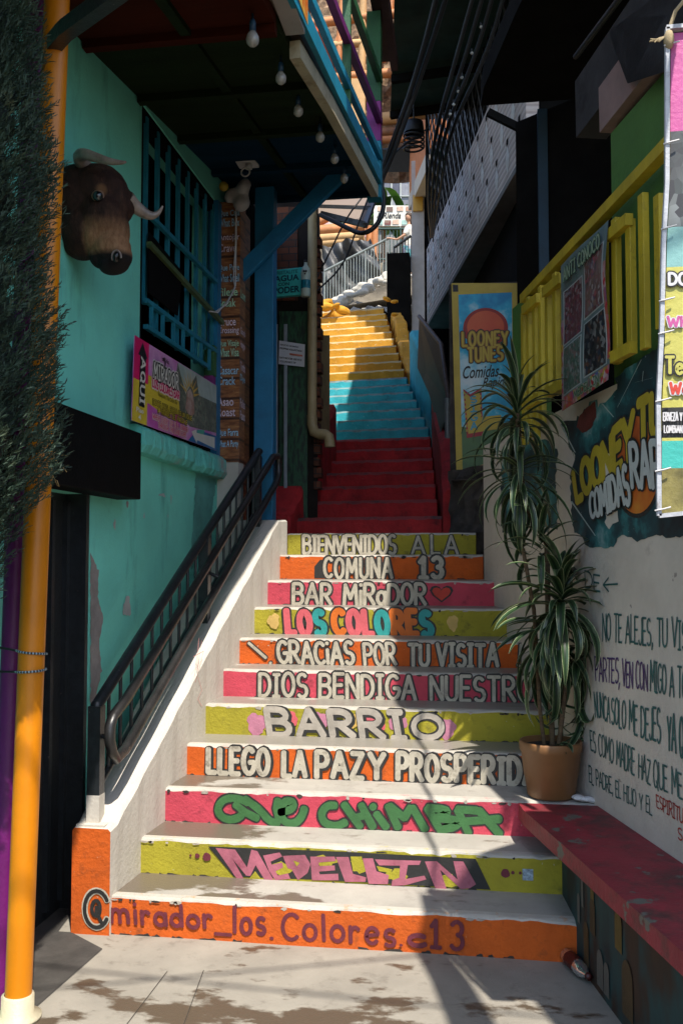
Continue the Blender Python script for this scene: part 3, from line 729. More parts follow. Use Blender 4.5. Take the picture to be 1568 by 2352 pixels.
def rail(h, m, w=.05, t=.045):
    mb = MB()
    for a, b in ((-2.3, 1.2), (1.2, 3.14)): mb.beam((XE(a)+.03, a, CZ_(a)+h), (XE(b)+.03, b, CZ_(b)+h), t, w)
    mb.build('rail', [m], bal)
PURPR = M('purple rail paint', (.13, .012, .11), .5, .2, 6); GRNR = M('green rail paint', (.02, .10, .035), .5, .2, 6)
rail(.56, PURPR); rail(.90, GRNR, .06)
mb = MB()
for z0, z1, m in ((4.50, 4.95, 0), (4.953, 5.27, 1), (5.273, 6.0, 2)): mb.box((.775, 3.09, z0), (.885, 3.2, z1), m)
mb.build('corner_post', [TEALB, M('magenta post paint', (.24, .02, .19), .5, .2), GRNR], bal)
mb = MB()
for y in (1.6, .2): mb.box((XE(y)+.0, y, CZ_(y)+.16), (XE(y)+.05, y+.05, CZ_(y)+1.0))
mb.build('baluster', [GRNR], bal)
mb = MB(); mb.box((-.02, 2.68, 1.93), (.125, 2.80, 4.47)); mb.build('post', [BLUE], bal, bevel=.006)
mb = MB(); mb.beam(on(490, 692, 'y', 2.62), on(818, 362, 'y', 2.62), .05, .115); mb.build('brace', [BLUE], bal, bevel=.005)
# dark eave above the balcony
mb = MB(); lo = [(.86, .6, 6.02), (1.0, .6, 6.02), (.93, 3.9, 6.02), (.80, 3.9, 6.02)]
mb.hexa(lo, [(x, y, z+.12) for x, y, z in lo], 0); mb.beam((.99,.6,5.99),(.92,3.9,5.99), .06, .12, 0)
mb.build('eave', [M('dark maroon eave', (.05, .018, .02), .7, .3)], bal)
mb = MB()
for i, (a, b, c) in enumerate(((.1, 2.9, 4.62), (.2, 2.4, 4.62))):   # seats seen through the rails
    mb.ell((.45, 1.2+i*.8, 5.0), [(.25,0,0),(0,.18,0),(0,0,.3)], 12)
mb.build('stool', [M('orange seat', (.45, .07, .015), .5, .2)], bal)

# bulbs under the balcony
GLASS = M('dusty bulb glass', (.34, .33, .30), .12, .15, 20, spec=.8)
SOCK = M('blue socket', (.012, .05, .10), .5, .2)
bulb0 = None
for i, (px, py, rb) in enumerate(((580,90,.033),(645,180,.03),(685,255,.03),(735,315,.03),(768,365,.03),(790,410,.03))):
    p = onp(px, py, (0,0,4.17-.12), (0,-.125,1))
    if bulb0 is None:
        bulb0 = thing('light_bulb', 'x', 'light bulb', p, 'bulbs strung under the balcony')
        mb = MB(); mb.lathe([(0,-.036),(.014,-.033),(.027,-.02),(.031,-.004),(.029,.012),(.02,.028),(.013,.038),(0,.038)], (0,0,0), 16); o = mb.build('bulb', [GLASS]); o.parent = bulb0
        mb = MB(); mb.lathe([(0,.034),(.015,.036),(.016,.075),(.012,.09),(.006,.095),(.004,.135),(0,.135)], (0,0,0), 12); o = mb.build('socket', [SOCK]); o.parent = bulb0
        b = bulb0
    else: b = copy_tree(bulb0); b.location = p; b.scale = (rb/.033,)*3
    b['label'] = ['clear bulb under the red soffit, nearest the hanging sign box', 'clear bulb under the green soffit, second from the sign box', 'clear bulb under the green soffit close to the blue part', 'clear bulb under the blue soffit beside the beige gutter', 'small dim bulb just above the top of the blue brace', 'smallest dim bulb behind the upper end of the blue brace'][i]

# ---------------------------------------------------------------- black handrail on the parapet
hr = thing('handrail', 'black steel handrail with balusters and looped grab pipe on the white parapet', 'handrail', (-.1, .05, .5))
def hz(y, z0): return z0 + .588*(y-.05)
def hx(y): return -.105 + .068*y
def HP(y, z): return (hx(y), y, hz(y, z))
mb = MB(); mb.tube([HP(.05, 1.0), HP(1.2, 1.012), HP(2.5, 1.012)], .028, 14); mb.ball(HP(.05,1.0), .0285); mb.build('top_rail', [STEEL], hr)
mb = MB(); mb.box((hx(.05)-.03, .02, .60), (hx(.05)+.03, .08, 1.0)); mb.build('post', [STEEL], hr)
mb = MB(); mb.box((hx(.05)-.031, .019, .47), (hx(.05)+.031, .081, .60)); mb.box((-.165,-.015,.466),(-.03,.13,.478)); mb.build('post_foot', [WHITEW], hr)
for y in (1.42, 2.45):
    mb = MB(); mb.box((hx(y)-.03, y-.03, stri(y)-.1), (hx(y)+.03, y+.03, hz(y, 1.0))); mb.build('post', [STEEL], hr)
mb = MB(); mb.tube([HP(.08, .615), HP(2.45, .615)], .018, 10); mb.build('bottom_rail', [STEEL], hr)
for i in range(1, 20):
    y = .05 + i*.122
    if abs(y-1.42) < .05: continue
    mb = MB(); mb.tube([HP(y, .61), HP(y, 1.0)], .0095, 6); mb.build('baluster', [STEEL], hr)
def LP(y, z): return Vector((hx(y)+.085, y, hz(y, z)))
loop = []
loop += [LP(y, .94) for y in (.17, .6, 1.2, 1.8, 2.4, 2.56)]
c = LP(2.62, .825); loop += [c + Vector((0, .12*sin(t)*.9+.03*cos(t), .115*cos(t))) for t in (.5, 1.0, 1.57, 2.1, 2.6)]
loop += [LP(y, .71) for y in (2.56, 2.3, 1.8, 1.2, .6, .17)]
c = LP(.10, .825); loop += [c + Vector((0, -.12*sin(t)*.9-.03*cos(t), .115*cos(t))) for t in (2.6, 2.1, 1.57, 1.0, .5)]
mb = MB(); mb.tube(loop, .0245, 12, closed=True); o = mb.build('grab_pipe', [M('worn black pipe', (.02, .019, .019), .3, .5, 9, chips=(.20, .13, .10), camt=.70, csc=30, spec=.6)], hr)
mb = MB(); mb.tube([HP(.05, .87), LP(.045, .85)], .011, 8); mb.tube([HP(1.42, .8), LP(1.42, .76)], .011, 8); mb.build('bracket', [STEEL], hr)

# ---------------------------------------------------------------- wood-look menu pillar
WM = NT('printed plank pattern'); m, n, l, b = WM
co = n.new('ShaderNodeTexCoord').outputs['Object']
wv = n.new('ShaderNodeTexWave'); wv.bands_direction = 'Z'; wv.inputs['Scale'].default_value = 2.1; wv.inputs['Distortion'].default_value = .6; wv.inputs['Detail'].default_value = 3; l.new(co, wv.inputs['Vector'])
c1 = ramp(n, l, noise(n, l, co, 4, 8, .6, (3, 3, 14)), [(.25, (.07,.026,.02)), (.5, (.30,.115,.045)), (.75, (.50,.26,.10))])
c1 = mix(n, l, ramp(n, l, wv.outputs['Fac'], [(.0, .9), (.08, 0.)]), c1, (.02,.008,.01))
c1 = mix(n, l, ramp(n, l, noise(n, l, co, 34, 2, .5), [(.70, 0.), (.76, .7)]), c1, (.62,.42,.2))
l.new(c1, b.inputs['Base Color']); b.inputs['Roughness'].default_value = .35
PLANK = m
pil = thing('menu_pillar', 'square pillar wrapped in plank-print vinyl with bilingual slang words', 'pillar', (-.17, 2.6, 2.2))
mb = MB(); mb.box((-.25, 2.505, 2.38), (-.085, 2.66, 4.30)); mb.box((-.252,2.66,1.9),(-.11,2.9,4.3)); body = mb.build('shaft', [PLANK, PLANK], pil)
mb = MB(); mb.box((-.248, 2.51, 1.85), (-.09, 2.655, 2.378)); mb.build('plinth', [WHITEW], pil)
mb = MB()
PT = [('Que Caja', 493, 0), ('What Box', 513, 0), ('Antojar', 548, 1), ('Crave', 571, 1), ('Que Peye', 618, 0), ('What Smell', 640, 0), ('Filete', 672, 2), ('Break', 697, 2), ('Cruce', 740, 1), ('Crossing', 762, 1), ('Que Visaje', 792, 2), ('What Visa', 811, 2), ('Casacar', 852, 0), ('Crack', 876, 0), ('Asao', 924, 1), ('Roast', 948, 1), ('Que Farra', 996, 0), ('What A Party', 1023, 0)]
for s, py, c in PT:
    a = on(501, py+9, 'y', 2.503); t = on(551, py-12, 'y', 2.503)
    w = min(1, .42 + .085*len(s)); x0 = -.247; x1 = -.247 + .158*w
    q = [(x0, 2.503, a.z), (x1, 2.503, a.z), (x1, 2.503, t.z), (x0, 2.503, t.z)]
    print_text(mb, s, [Vector(p)+Vector((.0015, 0, -.0015)) for p in q], 3, .0012, .03); print_text(mb, s, q, c, .0025, .012)
for s, py, c in (('Lost', 690, 2), ('Guayab', 775, 1), ('Hangov', 805, 1), ('Tintia', 852, 1), ('Dye', 880, 0), ('Pailas', 935, 1), ('Pans', 962, 1)):
    z = on(568, py+10, 'x', -.083).z; h = .065
    q = [(-.083, 2.515, z), (-.083, 2.655, z), (-.083, 2.655, z+h), (-.083, 2.515, z+h)]
    print_text(mb, s, q, c, .002, .015)
mb.build('lettering', [M('pale blue print', (.42,.66,.82), .4, .1), M('pale pink print', (.82,.66,.74), .4, .1), M('pale green print', (.48,.76,.50), .4, .1), M('navy print shadow', (.02,.03,.08), .4, .1)], body)

# ---------------------------------------------------------------- banner under the window
bq = [onp(303,965,(-.185,0,0),(1,0,0)), onp(497,1035,(-.185,0,0),(1,0,0)), onp(497,885,(-.185,0,0),(1,0,0)), onp(310,770,(-.185,0,0),(1,0,0))]
ban = thing('banner', 'pink and yellow bar banner with black arrow below the grilled window', 'banner', bq[0])
def patch_mat(name, cs, sc=5, rough=.45, vec=None, sharp=.05):
    m, n, l, b = NT(name); co = n.new('ShaderNodeTexCoord').outputs['Object']
    st = [(.28 + .44*i/(len(cs)-1), c) for i, c in enumerate(cs)]
    l.new(ramp(n, l, noise(n, l, co, sc, 5, .55, vec), st), b.inputs['Base Color']); b.inputs['Roughness'].default_value = rough; return m
def split_mat(name, cells, sc, rough=.5):
    """busy printed photograph: many small patches of colour"""
    m, n, l, b = NT(name); co = n.new('ShaderNodeTexCoord').outputs['Object']
    v = n.new('ShaderNodeTexVoronoi'); v.inputs['Scale'].default_value = sc; l.new(co, v.inputs['Vector'])
    sp = n.new('ShaderNodeSeparateColor'); l.new(v.outputs['Color'], sp.inputs[0])
    c = ramp(n, l, sp.outputs[0], [((i+.5)/len(cells), x) for i, x in enumerate(cells)])
    c = mix(n, l, ramp(n, l, noise(n, l, co, sc*.12, 4), [(.35, .0), (.65, .85)]), c, cells[0])
    l.new(c, b.inputs['Base Color']); b.inputs['Roughness'].default_value = rough; return m
mb = MB(); q = bq; f, W, H = quad_map(q)
mb.sheet(q, .004, 0)
def pl(pts, off, m): mb.poly([f((W*u, H*v), off) for u, v in pts], m)
pl([(0,.0),(.14,0),(.14,.5),(0,.5)], .0006, 1); pl([(0,.5),(.14,.5),(.14,1),(0,1)], .0006, 2)
pl([(.14,.28),(.3,.22),(.52,.32),(.52,.55),(.42,.62),(.14,.62)], .0008, 1)
pl([(.50,.30),(.62,.20),(1,.27),(1,.99),(.46,.99),(.44,.8)], .0010, 3)
pl([(.56,.62),(.7,.97),(.74,.70),(1,.72),(1,.99),(.46,.99)], .0012, 8)
for k in range(9):
    t = pi*(.1+.1*k); c0 = (.62,.62); pl([(c0[0]+.05*cos(t-.15), c0[1]+.14*sin(t-.15)), (c0[0]+.15*cos(t), c0[1]+.36*sin(t)), (c0[0]+.05*cos(t+.15), c0[1]+.14*sin(t+.15))], .0015, 4)
pl([(.56,.42),(.58,.66),(.62,.73),(.66,.66),(.68,.42),(.65,.36),(.6,.36)], .0018, 5)
pl([(.60,.0),(.72,.2),(1,.22),(1,.0)], .0020, 6); pl([(.72,.20),(.82,.235),(.80,.12),(.72,.12)], .0022, 9)
pl([(.64,.14),(.71,.20),(.71,.15),(.97,.19),(.97,.02),(.72,.05),(.71,.0)], .0024, 7)
pl([(.075,.97),(.125,.80),(.11,.80),(.11,.20),(.055,.20),(.055,.80),(.035,.80)], .0024, 10)
g_ = subq(q, .062, .24, .104, .78); paint_text(mb, 'AQUI', [g_[3], g_[0], g_[1], g_[2]], [(.22, 7)], base=.0042, spacing=.3)
print_text(mb, 'Piso', subq(q, .035, .12, .105, .18), 7, .0025, .03); print_text(mb, '4', subq(q, .055, .03, .08, .1), 7, .0025, .03)
q2 = subq(q, .19, .62, .46, .80); paint_text(mb, 'MIRADOR', q2, [(.6, 7), (.42, 10), (.17, 7)], base=.0030, spacing=.3)
q2 = subq(q, .18, .50, .48, .60); paint_text(mb, 'LOS COLORES BAR', q2, [(.6, 7), (.24, 2)], base=.0030)
print_text(mb, 'Viewpoint The Colors Bar', subq(q, .24, .40, .46, .47), 10, .0035)
for s, a, b_, v, m in (('DONDE CADA SORBO ES UN VIAJE', .19, .64, .29, 11), ('A TRAVEZ DEL PAISAJE', .24, .58, .205, 11), ('WHERE EVERY SIP IS A JOURNEY', .19, .60, .11, 2), ('THROUGH THE LANDSCAPE', .25, .57, .03, 2)):
    paint_text(mb, s, subq(q, a, v, b_, v+.058), [(.5, 10 if m == 11 else 7), (.2, m if m != 11 else 1)], base=.0030, space=.5)
pl([(.30,.80),(.31,.80),(.315,.90),(.305,.90)], .0045, 10)
for k in range(7):
    t = pi*(k/6); pl([(.31,.895),(.31+.035*cos(t)+.006,.90+.055*sin(t)),(.31+.045*cos(t),.885+.05*sin(t))], .0046+.0001*k, 10)
o = mb.build('sheet', [patch_mat('pink violet print', [(.60,.05,.22),(.50,.10,.42),(.62,.30,.55),(.30,.09,.36)], 3), M('yellow print', (.66,.50,.04), .4, .1), M('magenta print', (.68,.01,.13), .4, .1),
  split_mat('printed valley photo', [(.10,.11,.09),(.22,.24,.19),(.06,.07,.05),(.33,.30,.22),(.15,.20,.14)], 55), M('gold print', (.56,.34,.05), .4, .1), patch_mat('brown print', [(.10,.05,.04),(.35,.2,.16),(.5,.4,.35)], 14),
  patch_mat('blue print', [(.01,.10,.28),(.02,.16,.40),(.01,.06,.2)], 5), M('white print', (.68,.66,.60), .4, .06), patch_mat('misty print', [(.24,.33,.30),(.42,.48,.45),(.30,.36,.31)], 5), M('mint print', (.08,.40,.30), .4, .1), M('black print', (.012,.012,.014), .4, .1), M('cream print', (.6,.55,.4), .4, .1)], ban)
# ---------------------------------------------------------------- bull head on the wall
BPY = .0
def BP(x, y, d=0): return on((200 + x/3.484)/1.5944, (500 + y/3.484)/1.5944, 'y', BPY + d)
BU = (BP(1000, 800) - BP(0, 800)).length/1000     # metres per drawing unit at that distance
m, n, l, b = NT('dark bull hide')
co = n.new('ShaderNodeTexCoord').outputs['Object']; sx = n.new('ShaderNodeSeparateXYZ'); l.new(co, sx.inputs[0])
def gate(axis, lo, hi):
    r = n.new('ShaderNodeMapRange'); r.clamp = True; r.inputs['From Min'].default_value = lo; r.inputs['From Max'].default_value = hi
    l.new(sx.outputs[axis], r.inputs['Value']); return r.outputs[0]
bull = thing('bull_head', 'dark brown bull head with tan muzzle mounted on the turquoise wall', 'bull head', (-.25, .0, BP(500, 800).z))
o0 = bull.location
zt = [BP(700, y).z for y in (1120, 1360, 1500, 1570)]
nz = noise(n, l, co, 60, 5, .7, (1, 1, .35))
base = ramp(n, l, nz, [(.3, (.014,.007,.005)), (.6, (.040,.017,.011)), (.8, (.11,.05,.028))])
tan = ramp(n, l, nz, [(.3, (.20,.088,.04)), (.6, (.36,.19,.095)), (.8, (.48,.28,.15))])
def wob(fac):
    a = n.new('ShaderNodeMath'); a.operation = 'MULTIPLY_ADD'; l.new(noise(n, l, co, 9, 4), a.inputs[0]); a.inputs[1].default_value = .6; l.new(fac, a.inputs[2])
    s = n.new('ShaderNodeMath'); s.operation = 'SUBTRACT'; s.use_clamp = True; l.new(a.outputs[0], s.inputs[0]); s.inputs[1].default_value = .3; return s.outputs[0]
f1 = wob(gate('Z', zt[0]+.02, zt[1]+.01)); f2 = gate('Z', zt[2], zt[3]); f3 = gate('X', BP(430,1400).x, BP(520,1400).x)
mm = n.new('ShaderNodeMath'); mm.operation = 'MULTIPLY'; l.new(f1, mm.inputs[0]); l.new(f3, mm.inputs[1])
c = mix(n, l, mm.outputs[0], base, tan); c = mix(n, l, f2, c, (.014,.011,.011))
# tan ring over the eye
pe = n.new('ShaderNodeVectorMath'); pe.operation = 'DISTANCE'; l.new(co, pe.inputs[0]); ec = BP(600, 670, -.10); pe.inputs[1].default_value = ec
f4 = ramp(n, l, pe.outputs['Value'], [(.018, .8), (.034, 0.)])
c = mix(n, l, f4, c, (.22,.11,.05))
l.new(c, b.inputs['Base Color']); b.inputs['Roughness'].default_value = .7; b.inputs['Specular IOR Level'].default_value = .2
bump(n, l, b, noise(n, l, co, 130, 5, .75, (1, 1, .3)), .8, .006)
HIDE = m
mb = MB(); RXv = _RT; UPv = _UP; DPv = Vector((0, 1, 0))
def E(x, y, d, rx, ry, rd, rot=0):
    c = cos(radians(rot)); s = sin(radians(rot))
    a = (RXv*c + UPv*s)*rx*BU; bb = (UPv*c - RXv*s)*ry*BU
    mb.ell(BP(x, y, d), [a, bb, DPv*rd*BU], 18)
E(120, 920, .02, 330, 520, 330); E(330, 800, .0, 330, 420, 320); E(580, 700, .0, 340, 330, 290, -20); E(760, 790, .02, 210, 330, 230, 20)
E(930, 860, .05, 110, 150, 130); E(400, 1190, -.01, 310, 340, 250); E(620, 1050, -.02, 290, 360, 230, 10); E(770, 1150, .0, 170, 330, 190, 8); E(560, 1250, -.02, 200, 260, 200)
E(735, 1430, -.02, 225, 215, 190, 14); E(850, 1500, -.02, 125, 165, 160, 14); E(765, 1640, -.01, 185, 115, 150, 14); E(590, 1540, -.01, 130, 140, 150); E(330, 1420, .0, 200, 150, 180, -12)
E(560, 690, -.07, 110, 105, 60, -20); E(640, 620, -.05, 90, 80, 70); E(780, 1455, -.06, 70, 60, 60, -20); E(360, 440, .0, 120, 100, 120); E(950, 800, .06, 90, 100, 90)
remeshed(mb, 'head', [HIDE], bull, .006, 8, .5)
mb = MB(); cE = BP(557, 762, -.116); mb.ball(cE, 44*BU*1.4, 16); mb.build('eye', [M('glossy eye', (.012,.014,.016), .06, .2, spec=.9)], bull)
mb = MB()
arc = [BP(557+70*cos(t), 762+62*sin(t), -.122+.012*abs(cos(t))) for t in [radians(a) for a in range(120, 400, 20)]]
mb.tube(arc, [.003+.004*sin(pi*i/(len(arc)-1)) for i in range(len(arc))], 8); mb.build('eyelid', [M('eyelid', (.20,.10,.05), .5, .3, 30)], bull)
mb = MB(); mb.ell(BP(792, 1535, -.095), [RXv*42*BU+UPv*14*BU, UPv*62*BU, DPv*45*BU], 14); mb.build('nostril', [M('wet black nose', (.006,.005,.005), .2, .2)], bull)
mb = MB(); mb.tube([BP(792+58*cos(t), 1535+82*sin(t), -.098) for t in [radians(a_) for a_ in range(150, 380, 20)]], .0042, 8); mb.build('nostril_rim', [M('pale nostril rim', (.30,.22,.19), .3, .3)], bull)
HORN = M('bull horn', (.22,.17,.14), .3, .6, 5, vec=(3,3,1), dirt=(.40,.33,.25), damt=.5, dsc=4, bmp=.15)
def horn(pts):
    P = [BP(x, y, d) for x, y, d, r in pts]; rr = [r*BU for *_, r in pts]
    for _ in range(2):
        Q = [P[0]]; S = [rr[0]]
        for i in range(len(P)-1): Q += [P[i].lerp(P[i+1], .25), P[i].lerp(P[i+1], .75)]; S += [rr[i]*.75+rr[i+1]*.25, rr[i]*.25+rr[i+1]*.75]
        P = Q + [P[-1]]; rr = S + [rr[-1]]
    mb = MB(); mb.tube(P, rr, 16); mb.ball(P[-1], rr[-1], 10); mb.build('horn', [HORN], bull)
horn([(440,470,-.02,100),(370,360,-.06,92),(310,255,-.11,80),(370,215,-.15,66),(520,265,-.17,58),(700,320,-.18,42),(850,333,-.18,26),(905,325,-.18,15)])
horn([(930,800,.04,100),(1010,880,.07,88),(1120,965,.10,72),(1220,1015,.12,54),(1300,1000,.13,36),(1350,945,.135,22),(1377,892,.14,12)])
mb = MB(); mb.ell(BP(180, 640, -.10), [RXv*60*BU-UPv*20*BU, UPv*45*BU, DPv*170*BU], 12); mb.build('ear', [HIDE], bull)
# tufts of curly hair on the poll and along the forehead
mb = MB()
for k in range(700):
    t = R(); x = 560+ 420*t*U(.5,1); y = 420+330*t + U(-30, 190); d = -.075 + .11*t + U(-.015,.01)
    p = BP(x, y, d); dirv = (RXv*U(-.3,.6) - UPv*U(.2,1) + DPv*U(-.9,-.1)).normalized(); L = U(.008,.02)
    s_ = dirv.cross(Vector((R()-.5, R()-.5, R()-.5))).normalized()*.0016
    mb.add([p-s_, p+s_, p+dirv*L+RXv*U(-.005,.006)], [(0,1,2)], 0)
mb.build('forelock', [HIDE], bull)

# ---------------------------------------------------------------- yellow and purple poles with tie cords
YEL = M('orange yellow pole paint', (.66, .215, .003), .38, .10, 5, dirt=(.50, .16, .01), damt=.34, dsc=10, bmp=.1)
CREAM = M('cream collar', (.48, .43, .30), .5, .1)
PB = on(41, 2330, 'y', -.80); PT = on(131, 10, 'y', -.80); PLN = (PT-PB)/(PT.z-PB.z)
def pc(z): return PB + PLN*(z-PB.z)
yp = thing('pole', 'thick orange yellow pole with cream foot collar at the left edge', 'pole', pc(0))
mb = MB(); mb.tube([pc(.04), pc(2.5), pc(5.2)], .048, 28); mb.build('shaft', [YEL], yp)
mb = MB(); mb.lathe([(0,0),(.085,0),(.085,.012),(.058,.02),(.058,.085),(.048,.09)], (pc(0).x,-.80,0), 28); mb.build('collar', [CREAM], yp)
PURPP = M('purple pole paint', (.15, .008, .13), .4, .15, 5)
pp_ = thing('pole', 'purple pole standing close behind the orange yellow one', 'pole', (-.195, -.72, 0))
mb = MB(); q0 = on(2,2330,'y',-.70); q1 = on(84,10,'y',-.70); mb.tube([q0-(q1-q0)*.08, q1+(q1-q0)*.5], .045, 28); mb.build('shaft', [PURPP], pp_)
CORD = M('black cord', (.02,.02,.022), .6, .3); CORDW = M('blue and white cord twist', (.35,.48,.52), .6, .3)
for z, dz, lab in ((1.335, .03, 'black and white cord tied around both poles, the upper of two'), (1.255, -.012, 'black and white cord tied around both poles, the lower of two')):
    ax = pc(z).x
    pts = [(-.247,-.70,z+dz*.6),(-.245,-.735,z+dz*.55),(-.215,-.775,z+dz*.5)] + [(ax+.0535*cos(radians(a)), -.80+.0535*sin(radians(a)), z - dz*.5*(a-200)/160) for a in range(215, 400, 12)]
    c = thing('cord', lab, 'cord', (-.13, -.80, z), 'cords tied around the poles')
    mb = MB(); mb.tube(pts, .0042, 7); mb.build('twine', [CORD], c)
    mb = MB()
    for i in range(1, len(pts)-1):
        p = Vector(pts[i]); d = (Vector(pts[i+1])-p); mb.tube([p, p+d*.45], .0046, 7)
    mb.build('stripe', [CORDW], c)
mb = MB(); mb.beam(on(105,122,'y',-.78), on(150,70,'y',-.9), .05, .06); mb.beam(on(150,70,'y',-.9), on(300,-40,'y',-1.15), .05, .06)
tag(mb.build('metal_arm', [STEEL]), 'black slanting metal arm crossing the top of the orange yellow pole', 'metal arm')

# ---------------------------------------------------------------- conifer at the left edge
con = thing('conifer', 'narrow dark green conifer filling the upper left edge', 'tree', (-.06, -1.28, 0))
mb = MB(); mb.tube([(-.10,-1.3,0),(-.08,-1.28,1.4),(-.06,-1.28,4.2)], [.05,.045,.02], 10); mb.build('trunk', [WOODB], con)
m, n, l, b = NT('conifer foliage'); co = n.new('ShaderNodeTexCoord').outputs['Object']
l.new(ramp(n, l, noise(n, l, co, 11, 3), [(.3, (.009,.026,.015)), (.55, (.022,.048,.026)), (.75, (.065,.078,.034))]), b.inputs['Base Color']); b.inputs['Roughness'].default_value = .7
CONF = m
V = []; F = []; mb = MB()
def crown_r(z):
    if z < 1.35: return .0
    return .315*min(1, ((z-1.34)/.62)**.75) * (1 + .07*sin(z*6.3+.6) + .05*sin(z*13+1)) * (1 if z < 2.7 else max(.6, 1-.26*(z-2.7)))
random.seed(21)
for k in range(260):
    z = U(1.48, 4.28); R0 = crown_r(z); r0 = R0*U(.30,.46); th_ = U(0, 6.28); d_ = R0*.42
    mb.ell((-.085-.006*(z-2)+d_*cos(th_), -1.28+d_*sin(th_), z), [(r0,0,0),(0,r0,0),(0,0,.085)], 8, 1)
for k in range(15000):
    z = U(1.36, 4.3); r0 = crown_r(z); a = radians(-60 + U(-115, 115)) if R() < .85 else U(0, 2*pi)
    rr = r0*(1 - .42*R()**1.7); lump = .045*sin(a*6+z*11)*sin(z*9+a*3)
    c = Vector((-.085-.006*(z-2) + (rr+lump)*cos(a), -1.28 + (rr+lump)*sin(a), z))
    out = Vector((cos(a)*.8, sin(a)*.8, U(.35, 1.2))).normalized()
    s1 = out.cross(Vector((U(-1,1), U(-1,1), U(-1,1)))).normalized(); s2 = out.cross(s1)
    L = U(.035, .065)
    for q in range(8):
        t = q/8; d = (out + s1*U(-.7,.7) + s2*U(-.7,.7)).normalized(); s_ = d.cross(Vector((U(-1,1),U(-1,1),U(-1,1)))).normalized()*U(.0022,.004)
        b0 = c + out*L*t; l_ = L*U(.28,.5); o_ = len(mb.v)
        mb.v += [b0-s_*.5, b0+s_*.5, b0+d*l_*.6+s_, b0+d*l_]; mb.f.append([o_, o_+1, o_+2, o_+3]); mb.m.append(0); mb.sm.append(False)
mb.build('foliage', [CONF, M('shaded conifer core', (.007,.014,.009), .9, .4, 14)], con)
mb = MB()
for k in range(14):
    p = on(116, 1060, 'y', -.86) + Vector((0,0,U(-.05,.03))); pts = [p]
    for q in range(4): pts.append(pts[-1] + Vector((U(-.005,.025), U(-.03,.0), U(-.03,.012))))
    mb.tube(pts, .0018, 4)
tag(mb.build('straw', [M('dry straw', (.50,.33,.12), .8, .2)]), 'tuft of dry straw caught on the yellow pole beside the conifer', 'straw')

# ---------------------------------------------------------------- small things under the balcony
WPL = M('white plastic', (.55, .53, .52), .45, .06)
p = on(567, 372, 'y', 2.2)
cm = thing('security_camera', 'white security camera hanging under the blue balcony', 'security camera', p)
mb = MB(); mb.box((p.x-.07,p.y-.06,p.z-.02),(p.x+.075,p.y+.07,p.z+.06)); mb.tube([(p.x+.0,p.y,p.z+.06),(p.x,p.y,p.z+.2)], .02, 8); mb.build('housing', [WPL], cm, bevel=.008)
mb = MB(); mb.lathe([(0,-.02),(.016,-.02),(.024,-.035),(.024,-.06),(0,-.06)], (p.x+.02,p.y-.02,p.z), 14); mb.tube([(p.x+.0,p.y-.02,p.z-.075+.0+.04*cos(t)-.02) if False else (p.x-.002+.03*sin(t), p.y-.03, p.z-.085+.03*cos(t)) for t in [2*pi*k/16 for k in range(16)]], .006, 6, closed=True); mb.build('lens', [WPL], cm)
p = on(514, 428, 'y', 2.35)
mb = MB(); mb.ball(p, .035, 14); tag(mb.build('ball_lamp', [M('yellow ball', (.40,.28,.02), .5, .2)]), 'small yellow ball hanging by the menu pillar top', 'ball')
p = on(545, 445, 'y', 2.4)
mb = MB()
for k in range(7): mb.ell((p.x+U(-.05,.06), p.y+U(-.03,.03), p.z+U(-.08,.06)), [(.06,0,.02),(0,.04,0),(.0,0,.06)], 8)
o = remeshed(mb, 'plastic_bag', [M('crumpled pale plastic', (.42,.40,.40), .35, .2, 12, bmp=.6, bsc=20)], None, .018, 2); tag(o, 'crumpled white plastic bag on top of the menu pillar', 'plastic bag')
pts = [on(542,440,'y',2.46), on(541,560,'y',2.46), on(536,640,'y',2.44), on(540,660,'y',2.40), on(520,700,'y',2.38), on(495,716,'y',2.3), on(480,715,'y',2.1), on(500,718,'y',2.3), on(524,690,'y',2.42), on(541,655,'y',2.46), on(543,500,'y',2.46)]
mb = MB(); mb.tube(pts, .005, 6); tag(mb.build('white_cord', [WPL]), 'thin white cord dangling in loops before the menu pillar', 'cord')

# lit-style sign box at the balcony edge (top of the picture)
sb = thing('sign_box', 'hanging sign box with red and yellow flame print above the gutter', 'sign box', (.8, .0, 4.35))
q = [on(648,118,'x',.86), on(696,97,'x',.86), on(716,-60,'x',.86), on(610,-60,'x',.86)]
a0 = on(690,92,'y',.32); mb = MB()
mb.box((.72,-.9,4.235),(.815,.30,5.1), 0); mb.build('case', [M('grey sign case', (.36,.34,.33), .5, .1)], sb)
mb = MB(); mb.sheet([(.828,-.9,4.255),(.828,.31,4.285),(.828,.31,5.1),(.828,-.9,5.1)], .010, 0)
mb.build('face', [patch_mat('flame print', [(.62,.36,.03),(.75,.50,.10),(.68,.10,.01),(.50,.02,.01)], 6, .35, (1,2,.7))], sb)

# ---------------------------------------------------------------- brick house further up on the left
BRICK_n = NT('orange brick'); m, n, l, b = BRICK_n
co = n.new('ShaderNodeTexCoord').outputs['Object']; mp = n.new('ShaderNodeMapping'); mp.inputs['Rotation'].default_value = (pi/2, 0, 0); l.new(co, mp.inputs['Vector'])
br = n.new('ShaderNodeTexBrick'); br.inputs['Scale'].default_value = 4; br.inputs['Color1'].default_value = (.17,.05,.02,1); br.inputs['Color2'].default_value = (.09,.028,.013,1); br.inputs['Mortar'].default_value = (.03,.025,.022,1); l.new(mp.outputs[0], br.inputs['Vector'])
l.new(br.outputs['Color'], b.inputs['Base Color']); b.inputs['Roughness'].default_value = .85; bump(n, l, b, br.outputs['Fac'], .4)
BRICK = m
bh = thing('house', 'dark narrow brick shopfront behind the blue post beside the red steps', 'house', (-.5, 4.2, 1.9))
mb = MB()
